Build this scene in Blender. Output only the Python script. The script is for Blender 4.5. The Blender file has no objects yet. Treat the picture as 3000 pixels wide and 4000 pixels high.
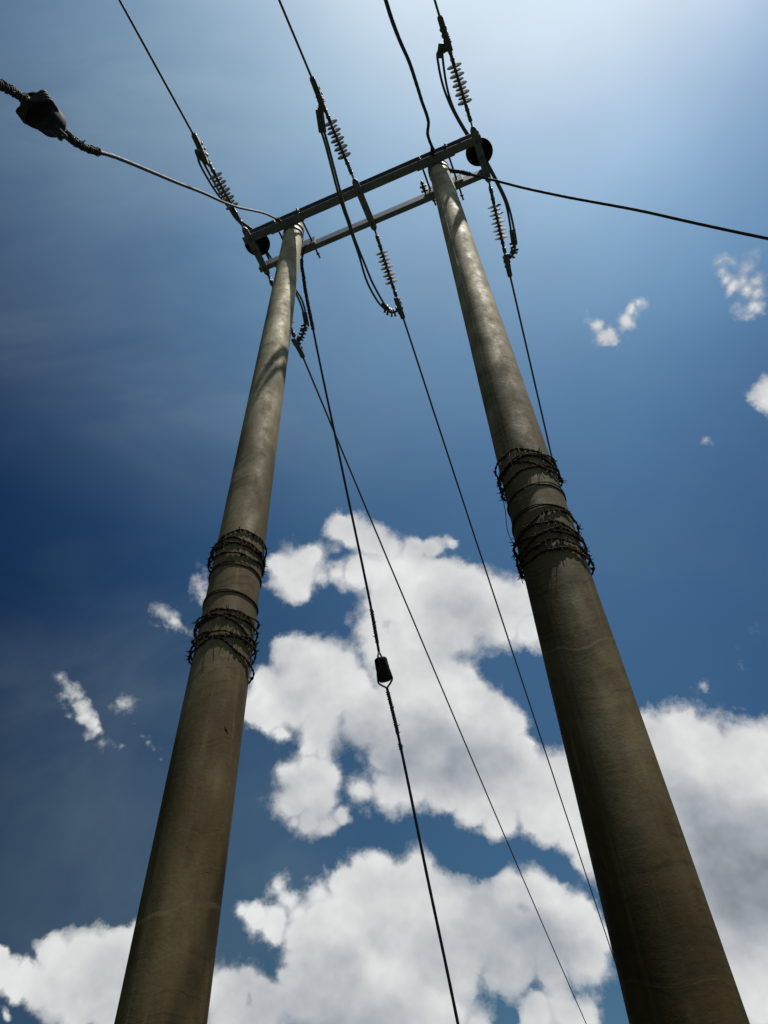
import bpy, bmesh, math, random
from mathutils import Vector, Matrix, noise
random.seed(7)
R = math.radians
scene = bpy.context.scene

# ------------------------------------------------------------------ camera
cam_data = bpy.data.cameras.new('camera')
cam = bpy.data.objects.new('camera', cam_data)
scene.collection.objects.link(cam)
cam_data.sensor_fit = 'VERTICAL'
cam_data.sensor_height = 36.0
cam_data.lens = 36.0 * 3000 / 4000
cam_data.clip_start = 0.05
cam_data.clip_end = 5000
PITCH, ROLL = 0.8773, -0.0499
c_, s_ = math.cos(ROLL), math.sin(ROLL)
fw = Vector((0, math.cos(PITCH), math.sin(PITCH)))
up0 = Vector((0, -math.sin(PITCH), math.cos(PITCH)))
rt0 = Vector((1, 0, 0))
rt = c_ * rt0 + s_ * up0
up = -s_ * rt0 + c_ * up0
m = Matrix((rt, up, -fw)).transposed().to_4x4()
m.translation = Vector((0, 0, 1.6))
cam.matrix_world = m
scene.camera = cam

# ------------------------------------------------------------------ sun and exposure
SUN_AZ, SUN_EL = R(-39), R(76)
SUN = Vector((math.cos(SUN_AZ) * math.cos(SUN_EL), math.sin(SUN_AZ) * math.cos(SUN_EL), math.sin(SUN_EL)))
sl = bpy.data.lights.new('sun', 'SUN')
sl.energy = 5.0
sl.angle = R(0.53)
sl.color = (1.0, 0.93, 0.80)
so = bpy.data.objects.new('sun', sl)
so.rotation_euler = (-SUN).to_track_quat('-Z', 'Y').to_euler()
so.location = SUN * 60
scene.collection.objects.link(so)
scene.view_settings.view_transform = 'Standard'
scene.view_settings.look = 'None'
scene.view_settings.gamma = 1
scene.view_settings.use_curve_mapping = False
scene.view_settings.exposure = 0.5
scene.cycles.max_bounces = 6

# ------------------------------------------------------------------ sky: directions, radii and weights of the cloud puffs
CLOUDS = [(-0.0833, 0.6943, 0.7148, 0.0155, 0.62), (-0.0624, 0.6924, 0.7188, 0.0156, 0.7), (-0.0713, 0.6689, 0.7399, 0.013, 0.5), (0.0853, 0.6643, 0.7426, 0.0065, 0.5), (-0.1164, 0.6871, 0.7172, 0.0296, 1.0), (-0.1388, 0.6768, 0.723, 0.0154, 1.0), (-0.0977, 0.676, 0.7304, 0.0155, 1.0), (-0.1172, 0.7018, 0.7027, 0.0154, 1.0), (-0.0597, 0.6503, 0.7574, 0.0156, 1.0), (-0.067, 0.6417, 0.764, 0.0065, 0.7), (-0.0445, 0.6573, 0.7523, 0.0209, 1.0), (-0.019, 0.6666, 0.7452, 0.0209, 1.0), (-0.0037, 0.6731, 0.7396, 0.0156, 1.0), (0.0326, 0.676, 0.7362, 0.0182, 1.0), (0.0587, 0.6742, 0.7362, 0.0156, 1.0), (0.08, 0.6663, 0.7414, 0.0091, 0.6), (-0.034, 0.6963, 0.717, 0.0234, 1.0), (0.0048, 0.7017, 0.7124, 0.0363, 1.0), (0.0434, 0.7061, 0.7067, 0.0336, 1.0), (0.077, 0.7059, 0.7041, 0.0283, 1.0), (0.1073, 0.7104, 0.6956, 0.0282, 1.0), (0.1317, 0.7198, 0.6815, 0.033, 1.0), (0.161, 0.7246, 0.67, 0.0277, 1.0), (0.1776, 0.7056, 0.6859, 0.0151, 1.0), (0.1785, 0.7432, 0.6448, 0.0199, 1.0), (0.1422, 0.7398, 0.6577, 0.0302, 1.0), (0.1049, 0.7369, 0.6678, 0.033, 1.0), (0.0667, 0.7363, 0.6733, 0.0332, 1.0), (0.0287, 0.7294, 0.6835, 0.036, 1.0), (-0.0076, 0.7284, 0.6851, 0.0284, 1.0), (-0.0245, 0.7484, 0.6628, 0.0205, 1.0), (-0.0152, 0.7622, 0.6472, 0.0229, 1.0), (0.021, 0.76, 0.6496, 0.0356, 1.0), (0.0515, 0.7634, 0.6439, 0.0355, 1.0), (0.0831, 0.7529, 0.6529, 0.0254, 1.0), (0.0238, 0.7871, 0.6163, 0.0402, 1.0), (0.0619, 0.787, 0.6138, 0.0375, 1.0), (0.0895, 0.7877, 0.6095, 0.0225, 1.0), (0.1033, 0.7975, 0.5944, 0.0198, 1.0), (-0.1301, 0.757, 0.6403, 0.0201, 1.0), (-0.1103, 0.7659, 0.6334, 0.0277, 1.0), (-0.0823, 0.7673, 0.636, 0.0228, 1.0), (-0.0626, 0.7786, 0.6245, 0.0277, 1.0), (-0.0427, 0.7877, 0.6145, 0.0201, 1.0), (-0.1582, 0.7765, 0.6099, 0.0211, 1.0), (-0.1732, 0.789, 0.5895, 0.0196, 1.0), (-0.1538, 0.7979, 0.5828, 0.022, 1.0), (-0.1214, 0.7923, 0.5979, 0.0371, 1.0), (-0.0789, 0.797, 0.5989, 0.0373, 1.0), (-0.0337, 0.8047, 0.5927, 0.0274, 1.0), (-0.0926, 0.8212, 0.5631, 0.0269, 0.9), (-0.1054, 0.8305, 0.547, 0.0194, 0.8), (-0.1394, 0.814, 0.5638, 0.0146, 0.8), (-0.0858, 0.8352, 0.5432, 0.0169, 0.7), (-0.0297, 0.8192, 0.5727, 0.0271, 1.0), (0.0084, 0.8164, 0.5774, 0.0394, 1.0), (0.0461, 0.8166, 0.5753, 0.0393, 1.0), (0.084, 0.8128, 0.5764, 0.0319, 1.0), (0.1213, 0.8093, 0.5747, 0.0269, 1.0), (0.1417, 0.8187, 0.5565, 0.0217, 1.0), (-0.0064, 0.8403, 0.5421, 0.0267, 0.9), (0.0311, 0.8396, 0.5423, 0.0363, 1.0), (0.0682, 0.839, 0.5398, 0.0361, 1.0), (0.1051, 0.8373, 0.5366, 0.0335, 1.0), (0.1384, 0.8385, 0.5271, 0.0261, 1.0), (0.1539, 0.8306, 0.5351, 0.0143, 1.0), (-0.0454, 0.8618, 0.5052, 0.019, 0.8), (-0.0133, 0.8611, 0.5083, 0.0214, 0.9), (0.0164, 0.8594, 0.5111, 0.0238, 1.0), (0.0532, 0.8592, 0.5089, 0.0261, 1.0), (0.0893, 0.8601, 0.5022, 0.0282, 1.0), (0.125, 0.86, 0.4948, 0.0326, 1.0), (0.1599, 0.8587, 0.4869, 0.0322, 1.0), (0.1848, 0.8487, 0.4955, 0.0276, 1.0), (0.1582, 0.845, 0.5108, 0.0234, 1.0), (0.1902, 0.8634, 0.4673, 0.0271, 1.0), (0.161, 0.8736, 0.4593, 0.0226, 1.0), (0.1777, 0.8774, 0.4456, 0.0157, 1.0), (0.1213, 0.8777, 0.4636, 0.0183, 1.0), (0.0918, 0.8735, 0.4781, 0.0186, 1.0), (0.0664, 0.868, 0.4921, 0.0118, 1.0), (-0.1303, 0.8462, 0.5167, 0.019, 0.9), (-0.106, 0.8481, 0.5192, 0.0238, 1.0), (-0.0816, 0.8494, 0.5214, 0.0191, 1.0), (-0.1304, 0.8602, 0.493, 0.0222, 1.0), (-0.1016, 0.8615, 0.4974, 0.0258, 1.0), (-0.073, 0.8733, 0.4817, 0.0117, 0.8), (-0.1115, 0.8736, 0.4736, 0.0185, 0.8), (-0.09, 0.8771, 0.4718, 0.0139, 0.8), (-0.1305, 0.8722, 0.4714, 0.0115, 0.7), (0.3023, 0.7976, 0.522, 0.0286, 1.0), (0.3378, 0.7828, 0.5225, 0.0282, 1.0), (0.3615, 0.7847, 0.5036, 0.0301, 1.0), (0.3911, 0.7822, 0.485, 0.0305, 1.0), (0.4125, 0.7762, 0.4769, 0.0336, 1.0), (0.3206, 0.815, 0.4827, 0.0501, 1.0), (0.3656, 0.8071, 0.4636, 0.0484, 1.0), (0.3994, 0.8053, 0.4381, 0.0468, 1.0), (0.3442, 0.8402, 0.4191, 0.052, 1.0), (0.3858, 0.8317, 0.3993, 0.0502, 1.0), (0.3545, 0.8612, 0.3643, 0.0495, 1.0), (0.3941, 0.8514, 0.3461, 0.0478, 1.0), (0.3646, 0.8753, 0.3177, 0.0388, 1.0), (0.3395, 0.8894, 0.3062, 0.0282, 1.0), (0.3634, 0.8877, 0.2828, 0.0334, 1.0), (0.3499, 0.8983, 0.2658, 0.027, 0.8), (0.3278, 0.8781, 0.3486, 0.0339, 1.0), (0.1935, 0.8408, 0.5056, 0.0241, 1.0), (0.2062, 0.8416, 0.4992, 0.0291, 1.0), (0.2143, 0.8594, 0.4642, 0.0284, 1.0), (0.2021, 0.8765, 0.4369, 0.0204, 1.0), (0.2138, 0.8852, 0.4132, 0.0175, 1.0), (0.2559, 0.8404, 0.4776, 0.0511, 1.0), (0.2715, 0.865, 0.422, 0.0488, 1.0), (0.2869, 0.8809, 0.3764, 0.0468, 1.0), (0.296, 0.9025, 0.3129, 0.0441, 1.0), (-0.0057, 0.9121, 0.4098, 0.0281, 1.0), (-0.0132, 0.9068, 0.4212, 0.0129, 0.8), (0.0169, 0.9063, 0.4222, 0.0219, 1.0), (0.0395, 0.9162, 0.3988, 0.0253, 1.0), (0.0704, 0.9198, 0.3859, 0.025, 1.0), (0.0968, 0.9183, 0.384, 0.0187, 1.0), (0.1272, 0.9101, 0.3945, 0.0212, 1.0), (0.1477, 0.9088, 0.3903, 0.0223, 1.0), (0.1717, 0.9102, 0.3769, 0.022, 1.0), (0.1976, 0.9105, 0.3633, 0.0228, 1.0), (0.2118, 0.9145, 0.3447, 0.0188, 1.0), (0.0028, 0.9282, 0.3722, 0.0419, 1.0), (0.0546, 0.9318, 0.3588, 0.0365, 1.0), (0.107, 0.927, 0.3594, 0.0387, 1.0), (0.1567, 0.9249, 0.3464, 0.0356, 1.0), (0.1934, 0.9254, 0.3259, 0.0232, 1.0), (-0.0128, 0.9438, 0.3302, 0.0356, 1.0), (0.0259, 0.9441, 0.3285, 0.0309, 1.0), (0.0648, 0.9416, 0.3306, 0.0261, 0.85), (0.1129, 0.9389, 0.3251, 0.0259, 0.9), (0.1522, 0.9359, 0.3176, 0.0209, 0.9), (-0.0018, 0.9543, 0.2988, 0.0277, 1.0), (0.0361, 0.9542, 0.2971, 0.0254, 1.0), (0.0674, 0.9567, 0.2833, 0.0137, 0.8), (0.1321, 0.9494, 0.2848, 0.0181, 1.0), (0.1618, 0.9444, 0.2863, 0.018, 1.0), (0.1815, 0.9443, 0.2746, 0.0177, 1.0), (-0.1834, 0.9021, 0.3906, 0.0112, 0.8), (-0.1703, 0.9073, 0.3845, 0.0148, 1.0), (-0.1495, 0.9135, 0.3785, 0.0173, 1.0), (-0.1423, 0.8993, 0.4135, 0.0127, 0.6), (-0.1316, 0.9068, 0.4004, 0.0126, 0.65), (-0.121, 0.9139, 0.3875, 0.015, 0.7), (-0.0972, 0.9101, 0.4028, 0.0152, 0.65), (-0.0701, 0.9057, 0.4181, 0.018, 1.0), (-0.0481, 0.9031, 0.4267, 0.0181, 1.0), (-0.0288, 0.902, 0.4307, 0.0182, 1.0), (-0.144, 0.9195, 0.3657, 0.0122, 0.8), (-0.1182, 0.9223, 0.3681, 0.0196, 0.9), (-0.092, 0.9209, 0.3788, 0.0248, 1.0), (-0.0655, 0.9206, 0.385, 0.03, 1.0), (-0.0385, 0.9177, 0.3954, 0.0327, 1.0), (-0.1051, 0.9336, 0.3426, 0.0264, 1.0), (-0.1305, 0.9349, 0.3301, 0.0119, 0.8), (-0.0664, 0.9373, 0.3421, 0.0407, 1.0), (-0.1175, 0.9429, 0.3115, 0.0233, 1.0), (-0.0798, 0.949, 0.3051, 0.0347, 1.0), (-0.0416, 0.9497, 0.3104, 0.0396, 1.0), (-0.2021, 0.9253, 0.3208, 0.0162, 1.0), (-0.1923, 0.9273, 0.3211, 0.0163, 1.0), (-0.1779, 0.928, 0.3275, 0.0141, 1.0), (-0.1603, 0.9332, 0.3216, 0.014, 1.0), (-0.1474, 0.9394, 0.3095, 0.0185, 1.0), (-0.1911, 0.9343, 0.3009, 0.025, 1.0), (-0.159, 0.9427, 0.2933, 0.025, 1.0), (-0.2278, 0.9231, 0.31, 0.0273, 1.0), (-0.333, 0.8738, 0.3544, 0.0161, 1.0), (-0.3151, 0.879, 0.3579, 0.0174, 1.0), (-0.3006, 0.8861, 0.3529, 0.0221, 1.0), (-0.3477, 0.871, 0.347, 0.017, 1.0), (-0.3731, 0.863, 0.3406, 0.0145, 1.0), (-0.3808, 0.8619, 0.3349, 0.01, 0.8), (-0.36, 0.8741, 0.326, 0.0221, 1.0), (-0.3273, 0.8859, 0.3287, 0.0337, 1.0), (-0.4007, 0.8599, 0.3163, 0.0108, 1.0), (-0.4164, 0.8537, 0.3127, 0.0149, 1.0), (-0.4047, 0.8623, 0.3044, 0.0128, 1.0), (-0.3854, 0.8684, 0.312, 0.0173, 1.0), (-0.363, 0.8807, 0.3044, 0.0195, 1.0), (-0.3402, 0.8924, 0.2964, 0.0239, 1.0), (-0.3116, 0.9028, 0.2963, 0.0263, 1.0), (-0.4103, 0.8675, 0.2814, 0.0062, 0.8), (-0.4228, 0.8458, 0.3254, 0.0086, 1.0), (-0.2872, 0.9038, 0.3174, 0.0338, 1.0), (-0.2662, 0.9025, 0.3387, 0.0324, 1.0), (-0.3946, 0.7174, 0.5741, 0.0088, 0.41), (-0.3803, 0.7308, 0.5668, 0.0088, 0.492), (-0.3648, 0.7583, 0.5403, 0.0067, 0.492), (-0.333, 0.7765, 0.5349, 0.0068, 0.41), (-0.3007, 0.7864, 0.5396, 0.0058, 0.369), (-0.3369, 0.7504, 0.5687, 0.008, 0.328), (-0.3855, 0.7191, 0.5782, 0.013, 0.656), (-0.3903, 0.714, 0.5813, 0.0104, 0.656), (-0.3783, 0.725, 0.5756, 0.0104, 0.656), (-0.399, 0.7198, 0.568, 0.0072, 0.41), (-0.3719, 0.737, 0.5643, 0.0091, 0.656), (-0.3692, 0.7444, 0.5564, 0.0104, 0.697), (-0.3594, 0.7525, 0.5519, 0.0094, 0.697), (-0.3554, 0.7593, 0.5452, 0.0073, 0.656), (-0.3866, 0.7389, 0.5519, 0.0056, 0.369), (-0.3441, 0.7707, 0.5364, 0.0083, 0.41), (-0.323, 0.7819, 0.5332, 0.0063, 0.41), (-0.3284, 0.7498, 0.5744, 0.012, 0.492), (-0.314, 0.7686, 0.5573, 0.0053, 0.41), (-0.306, 0.7795, 0.5465, 0.0069, 0.492), (-0.2941, 0.7927, 0.5339, 0.0066, 0.369), (-0.2847, 0.8027, 0.5241, 0.0032, 0.369), (-0.2734, 0.6964, 0.6636, 0.0125, 0.41), (-0.2499, 0.7144, 0.6536, 0.0094, 0.328), (-0.2812, 0.6894, 0.6676, 0.014, 0.492), (-0.2706, 0.702, 0.6587, 0.0131, 0.533), (-0.2618, 0.7095, 0.6543, 0.0078, 0.41), (-0.2303, 0.6762, 0.6998, 0.0191, 0.41), (-0.2339, 0.6892, 0.6857, 0.0127, 0.369), (0.288, 0.4391, 0.851, 0.0093, 0.697), (0.2958, 0.4408, 0.8475, 0.0092, 0.656), (0.3069, 0.4215, 0.8533, 0.0091, 0.656), (0.3129, 0.4112, 0.8561, 0.008, 0.615), (0.2995, 0.4319, 0.8507, 0.007, 0.492), (0.3995, 0.3709, 0.8384, 0.0085, 0.615), (0.3964, 0.3596, 0.8447, 0.0085, 0.533), (0.4221, 0.376, 0.8249, 0.0109, 0.615), (0.4256, 0.3629, 0.829, 0.0108, 0.492), (0.4386, 0.3953, 0.8071, 0.0123, 0.574), (0.4074, 0.356, 0.841, 0.0089, 0.492), (0.435, 0.373, 0.8196, 0.0108, 0.574), (0.4234, 0.3954, 0.8151, 0.0085, 0.328), (0.2643, 0.4251, 0.8657, 0.0077, 0.492), (0.2723, 0.4319, 0.8599, 0.0093, 0.697), (0.2803, 0.4434, 0.8514, 0.0093, 0.697), (0.3035, 0.4413, 0.8445, 0.0081, 0.41), (0.3056, 0.4192, 0.8549, 0.007, 0.41), (0.307, 0.4263, 0.8509, 0.0059, 0.41), (0.3202, 0.4045, 0.8566, 0.0074, 0.492), (0.3264, 0.4015, 0.8557, 0.0048, 0.41), (0.4024, 0.3496, 0.8461, 0.0099, 0.41), (0.3945, 0.3645, 0.8435, 0.007, 0.41), (0.4044, 0.3772, 0.8332, 0.0085, 0.656), (0.4137, 0.3818, 0.8265, 0.0095, 0.697), (0.4312, 0.3816, 0.8176, 0.0113, 0.615), (0.44, 0.3837, 0.8119, 0.0088, 0.615), (0.4288, 0.3487, 0.8334, 0.0102, 0.369), (0.4349, 0.4051, 0.8042, 0.0124, 0.369), (0.4461, 0.4756, 0.7581, 0.0126, 0.85), (0.4526, 0.4832, 0.7495, 0.0151, 0.9), (0.3683, 0.3206, 0.8727, 0.0065, 0.41), (0.3648, 0.7449, 0.5586, 0.0093, 0.41), (0.3576, 0.7533, 0.552, 0.0047, 0.369), (0.3944, 0.5391, 0.7442, 0.0053, 0.369), (0.415, 0.707, 0.5726, 0.0152, 0.328)]
SHADE = [(0.0796, 0.736, 0.6722, 0.0383, 0.8), (0.1164, 0.7481, 0.6533, 0.0328, 0.6), (0.0314, 0.837, 0.5463, 0.0387, 1.0), (-0.0104, 0.8296, 0.5582, 0.0366, 0.9), (-0.0548, 0.8177, 0.5731, 0.0344, 0.7), (-0.1168, 0.8031, 0.5843, 0.0295, 0.45), (0.0721, 0.8465, 0.5275, 0.0406, 1.0), (0.1118, 0.8406, 0.53, 0.0334, 0.7), (-0.1068, 0.8763, 0.4698, 0.0208, 0.5), (0.0472, 0.8066, 0.5892, 0.0297, 0.5), (0.3603, 0.8482, 0.3881, 0.0593, 1.6), (0.3464, 0.8341, 0.4293, 0.0288, 0.8), (0.3914, 0.8393, 0.3773, 0.0492, 1.6), (0.068, 0.9296, 0.3622, 0.0414, 1.1), (0.1187, 0.9292, 0.3499, 0.0407, 1.3), (0.1672, 0.9281, 0.3328, 0.0305, 1.1), (0.0141, 0.9389, 0.3438, 0.0289, 0.6), (-0.0149, 0.9571, 0.2892, 0.0297, 0.9), (0.3388, 0.8747, 0.3466, 0.0337, 1.2), (0.3158, 0.8313, 0.4574, 0.0298, 0.5), (-0.327, 0.8924, 0.3109, 0.0354, 0.9), (-0.2973, 0.8979, 0.3248, 0.0339, 0.6), (-0.1666, 0.9402, 0.2972, 0.0386, 0.9), (-0.0923, 0.9409, 0.3258, 0.033, 0.5), (-0.0799, 0.9534, 0.2909, 0.0455, 1.1), (-0.053, 0.9319, 0.3589, 0.0293, 0.5), (-0.3747, 0.8734, 0.3111, 0.0217, 0.5)]
PATHS = {
  'jm_l': [(-0.0459, -0.9618, -0.4035), (-0.0738, -0.889, -0.4365), (-0.0833, -0.8398, -0.4573), (-0.0914, -0.7251, -0.5012), (-0.1131, -0.5565, -0.5541), (-0.1494, -0.2952, -0.6087), (-0.1653, -0.1224, -0.6263), (-0.1691, -0.041, -0.6296), (-0.182, 0.0825, -0.6283), (-0.2039, 0.3163, -0.6055), (-0.2455, 0.6055, -0.5402), (-0.2508, 0.8028, -0.4722), (-0.2352, 0.9929, -0.3885), (-0.2068, 1.0497, -0.3602)],
  'jm_r': [(-0.0327, -0.9569, -0.4058), (-0.0518, -0.8807, -0.4401), (-0.059, -0.8307, -0.461), (-0.0692, -0.7167, -0.5042), (-0.0908, -0.5479, -0.5565), (-0.1263, -0.2932, -0.6089), (-0.1494, -0.1159, -0.6267), (-0.1531, -0.0343, -0.6297), (-0.1742, 0.1403, -0.6252), (-0.1898, 0.441, -0.5824), (-0.2026, 0.6683, -0.5206), (-0.1986, 0.9731, -0.3981), (-0.1967, 1.0468, -0.3616)],
  'jm_tail': [(-0.2068, 1.0497, -0.3602), (-0.1771, 1.1168, -0.36), (-0.1362, 1.1342, -0.36), (-0.0951, 1.1282, -0.36), (-0.0649, 1.1195, -0.36)],
  'jr_l': [(1.1435, -0.9854, -0.3191), (1.1207, -0.9816, -0.3163), (1.0946, -0.8576, -0.2271), (1.0823, -0.6951, -0.1198), (1.0855, -0.5598, -0.0394), (1.1066, -0.3736, 0.0558), (1.1733, -0.074, 0.1599), (1.215, 0.02, 0.19), (1.2618, 0.2164, 0.1197), (1.2935, 0.3768, 0.0544), (1.3228, 0.582, -0.052), (1.3179, 0.6727, -0.1059), (1.2888, 0.8363, -0.2124), (1.2792, 0.8806, -0.2432)],
  'jr_r': [(1.1541, -0.9804, -0.3154), (1.156, -0.965, -0.3039), (1.1381, -0.8547, -0.2251), (1.1157, -0.6794, -0.11), (1.1086, -0.5302, -0.023), (1.1215, -0.3667, 0.059), (1.1893, -0.0779, 0.1591), (1.235, 0.02, 0.19), (1.2768, 0.2125, 0.121), (1.3104, 0.3829, 0.0515), (1.3405, 0.5789, -0.0502), (1.339, 0.696, -0.1203), (1.3196, 0.8466, -0.2195), (1.3108, 0.891, -0.2505)],
  'jr_tail': [(1.2793, 0.9211, -0.272), (1.2729, 0.9638, -0.3031), (1.2697, 0.9918, -0.3238), (1.1993, 1.0419, -0.3618), (1.1465, 1.0491, -0.3673)],
  'jl_l': [(-1.2508, -1.0655, -0.3799), (-1.2851, -1.0111, -0.3383), (-1.3343, -0.7788, -0.1736), (-1.3482, -0.604, -0.0647), (-1.3397, -0.4528, 0.0177), (-1.3421, -0.2741, 0.0982), (-1.235, 0.02, 0.19), (-1.2347, 0.1641, 0.1368), (-1.2271, 0.2504, 0.1073), (-1.1558, 0.402, 0.0426), (-1.0885, 0.6395, -0.0857), (-1.078, 0.7408, -0.1488), (-1.0832, 0.8271, -0.2061), (-1.0924, 0.8775, -0.241)],
  'jl_r': [(-1.237, -1.0581, -0.3742), (-1.2536, -0.9942, -0.3257), (-1.2888, -0.8154, -0.1982), (-1.3178, -0.6276, -0.0786), (-1.3225, -0.461, 0.0135), (-1.3209, -0.2739, 0.0983), (-1.215, 0.02, 0.19), (-1.2181, 0.1621, 0.1374), (-1.2019, 0.2436, 0.1099), (-1.1307, 0.3951, 0.0458), (-1.074, 0.608, -0.067), (-1.0506, 0.7052, -0.1261), (-1.0566, 0.8185, -0.2002), (-1.0705, 0.8843, -0.2458), (-1.077, 0.9519, -0.2944)],
  'jl_tail': [(-1.1021, 0.9131, -0.2662), (-1.1209, 0.9481, -0.2916), (-1.1506, 0.9796, -0.3148), (-1.2054, 1.0249, -0.3488), (-1.2508, 1.0493, -0.3674), (-1.2796, 1.0644, -0.379)],
  'g2a': [(-0.7048, 0.11, -0.33), (-0.771, 0.1796, -0.5338), (-0.7834, 0.2673, -0.7136), (-0.7924, 0.3454, -0.8722), (-0.7946, 0.5717, -1.3158), (-0.7957, 0.79, -1.7429), (-0.7923, 1.1212, -2.3876), (-0.791, 1.3549, -2.8433), (-0.7877, 1.8637, -3.8352), (-0.7978, 1.9883, -4.0853)],
  'g2ins': [(-0.8174, 2.0671, -4.2524), (-0.7938, 2.1782, -4.4537)],
  'g2b': [(-0.7905, 2.2114, -4.5163), (-0.7823, 2.3017, -4.6874), (-0.7796, 2.4446, -4.965), (-0.7808, 2.7672, -5.5961), (-0.7783, 3.1921, -6.4249), (-0.8294, 4.8706, -9.7377)],
  'g1a': [(-0.8448, -0.17, -0.24), (-0.7928, -0.3707, -0.7181), (-0.7682, -0.522, -1.0613), (-0.7501, -0.6831, -1.4573), (-0.7291, -0.8883, -1.9701), (-0.7071, -1.0388, -2.3207), (-0.6696, -1.2537, -2.7977), (-0.6361, -1.469, -3.2917), (-0.6083, -1.6364, -3.6695), (-0.5835, -1.7856, -4.0061), (-0.5717, -1.865, -4.1902), (-0.5652, -1.9315, -4.357), (-0.5568, -1.9892, -4.4918), (-0.5314, -2.0679, -4.625)],
  'g1ins': [(-0.4867, -2.2045, -4.8629), (-0.5409, -2.0804, -4.6945)],
  'g1b': [(-0.4683, -2.2509, -4.9366), (-0.4608, -2.2828, -5.0028), (-0.4523, -2.3259, -5.0968), (-0.4364, -2.4133, -5.2916), (-0.1979, -4.2772, -9.7377)],
  'g3': [(0.8948, 0.0, -0.32), (0.989, 0.0252, -0.4128), (1.0521, 0.0474, -0.4919), (1.1678, 0.0874, -0.6361), (1.2597, 0.1169, -0.7487), (1.4423, 0.1814, -0.9777), (1.7361, 0.2712, -1.3334), (2.2154, 0.4016, -1.8986), (2.4957, 0.4907, -2.2411), (2.8745, 0.6056, -2.6988), (8.7868, 2.2861, -9.7377)],
  'g4': [(0.7848, -0.17, -0.22), (0.8068, -0.2409, -0.3025), (0.8065, -0.3685, -0.458), (0.8136, -0.4615, -0.5715), (0.8524, -0.5712, -0.7073), (0.8607, -0.6915, -0.8544), (0.8591, -0.7961, -0.9817), (0.8646, -1.0047, -1.2361), (0.8668, -1.2185, -1.4965), (0.8544, -1.3965, -1.7127), (0.8497, -1.5748, -1.9299), (0.8545, -1.7146, -2.1004), (1.0831, -7.9739, -9.7377)],
}

SKY_LO, SKY_HI, AUR1, AUR2, CLOUD_GAIN = 0.55, 1.3, 2.0, 5.0, 9.6
SKYFIT = [(1.28, 1.428, -1.228, -1.931, 0.84, -5.2, 0.40), (1.22, 1.041, -0.917, -1.457, 0.40, -4.0, 0.08), (0.67, 0.765, -0.512, -1.01, 0.20, -2.72, 0.06)]


class NT:
    def __init__(s, tree): s.t = tree
    def n(s, kind, **kw):
        nd = s.t.nodes.new(kind)
        for k, v in kw.items(): setattr(nd, k, v)
        return nd
    def set(s, sock, v):
        if v is None: return
        if isinstance(v, bpy.types.NodeSocket): s.t.links.new(v, sock)
        else: sock.default_value = v
    def math(s, op, a, b=None, c=None, clamp=False):
        nd = s.n('ShaderNodeMath', operation=op, use_clamp=clamp)
        for i, v in enumerate((a, b, c)): s.set(nd.inputs[i], v)
        return nd.outputs[0]
    def vmath(s, op, a, b=None, c=None, scale=None):
        nd = s.n('ShaderNodeVectorMath', operation=op)
        for i, v in enumerate((a, b, c)): s.set(nd.inputs[i], v)
        if scale is not None: s.set(nd.inputs['Scale'], scale)
        return nd.outputs['Value'] if op in ('DISTANCE', 'DOT_PRODUCT', 'LENGTH') else nd.outputs['Vector']
    def noise(s, vec, scale, detail=4, rough=0.55, dist=0.0, lac=2.0):
        nd = s.n('ShaderNodeTexNoise'); s.set(nd.inputs['Vector'], vec)
        nd.inputs['Scale'].default_value = scale; nd.inputs['Detail'].default_value = detail
        nd.inputs['Roughness'].default_value = rough; nd.inputs['Distortion'].default_value = dist
        nd.inputs['Lacunarity'].default_value = lac
        return nd
    def map(s, v, a, b, c=0.0, d=1.0, kind='LINEAR'):
        nd = s.n('ShaderNodeMapRange', interpolation_type=kind); s.set(nd.inputs['Value'], v)
        for k, x in zip(('From Min', 'From Max', 'To Min', 'To Max'), (a, b, c, d)): s.set(nd.inputs[k], x)
        return nd.outputs['Result']
    def mix(s, f, a, b, blend='MIX'):
        nd = s.n('ShaderNodeMix', data_type='RGBA', blend_type=blend)
        s.set(nd.inputs[0], f); s.set(nd.inputs[6], a); s.set(nd.inputs[7], b)
        return nd.outputs[2]

world = bpy.data.worlds.new('World')
scene.world = world
world.use_nodes = True
wt = world.node_tree
wt.nodes.clear()
w = NT(wt)
wout = w.n('ShaderNodeOutputWorld'); bg = w.n('ShaderNodeBackground')
wt.links.new(bg.outputs[0], wout.inputs[0])
bg.inputs[1].default_value = 0.071
D = w.n('ShaderNodeTexCoord').outputs['Generated']
sky = w.n('ShaderNodeTexSky', sky_type='NISHITA', sun_disc=False)
sky.sun_elevation = SUN_EL
sky.sun_rotation = math.pi / 2 - SUN_AZ
sky.air_density = 1.0; sky.dust_density = 0.6; sky.ozone_density = 1.5; sky.altitude = 300
cosang = w.vmath('DOT_PRODUCT', D, tuple(SUN))
hs = w.n('ShaderNodeHueSaturation'); wt.links.new(sky.outputs[0], hs.inputs['Color'])
hs.inputs['Saturation'].default_value = 1.1
# clear air darkens away from the sun, milky aureole round it
fall = w.map(cosang, 0.15, 0.98, SKY_LO, SKY_HI)
base = w.vmath('SCALE', hs.outputs[0], scale=fall)
g1 = w.math('POWER', w.math('MAXIMUM', cosang, 0.0), 14.0)
g2 = w.math('POWER', w.math('MAXIMUM', cosang, 0.0), 5.0)
veil = w.noise(w.vmath('MULTIPLY', D, (1.0, 1.0, 1.6)), 2.4, 4, 0.5).outputs[0]
g2v = w.math('MULTIPLY', g2, w.map(veil, 0.3, 0.7, 0.6, 1.3))
base = w.vmath('ADD', base, w.vmath('SCALE', (0.62, 0.82, 1.0), scale=w.math('MULTIPLY', g1, AUR1)))
base = w.vmath('ADD', base, w.vmath('SCALE', (0.42, 0.72, 1.0), scale=w.math('MULTIPLY', g2v, AUR2)))
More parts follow.
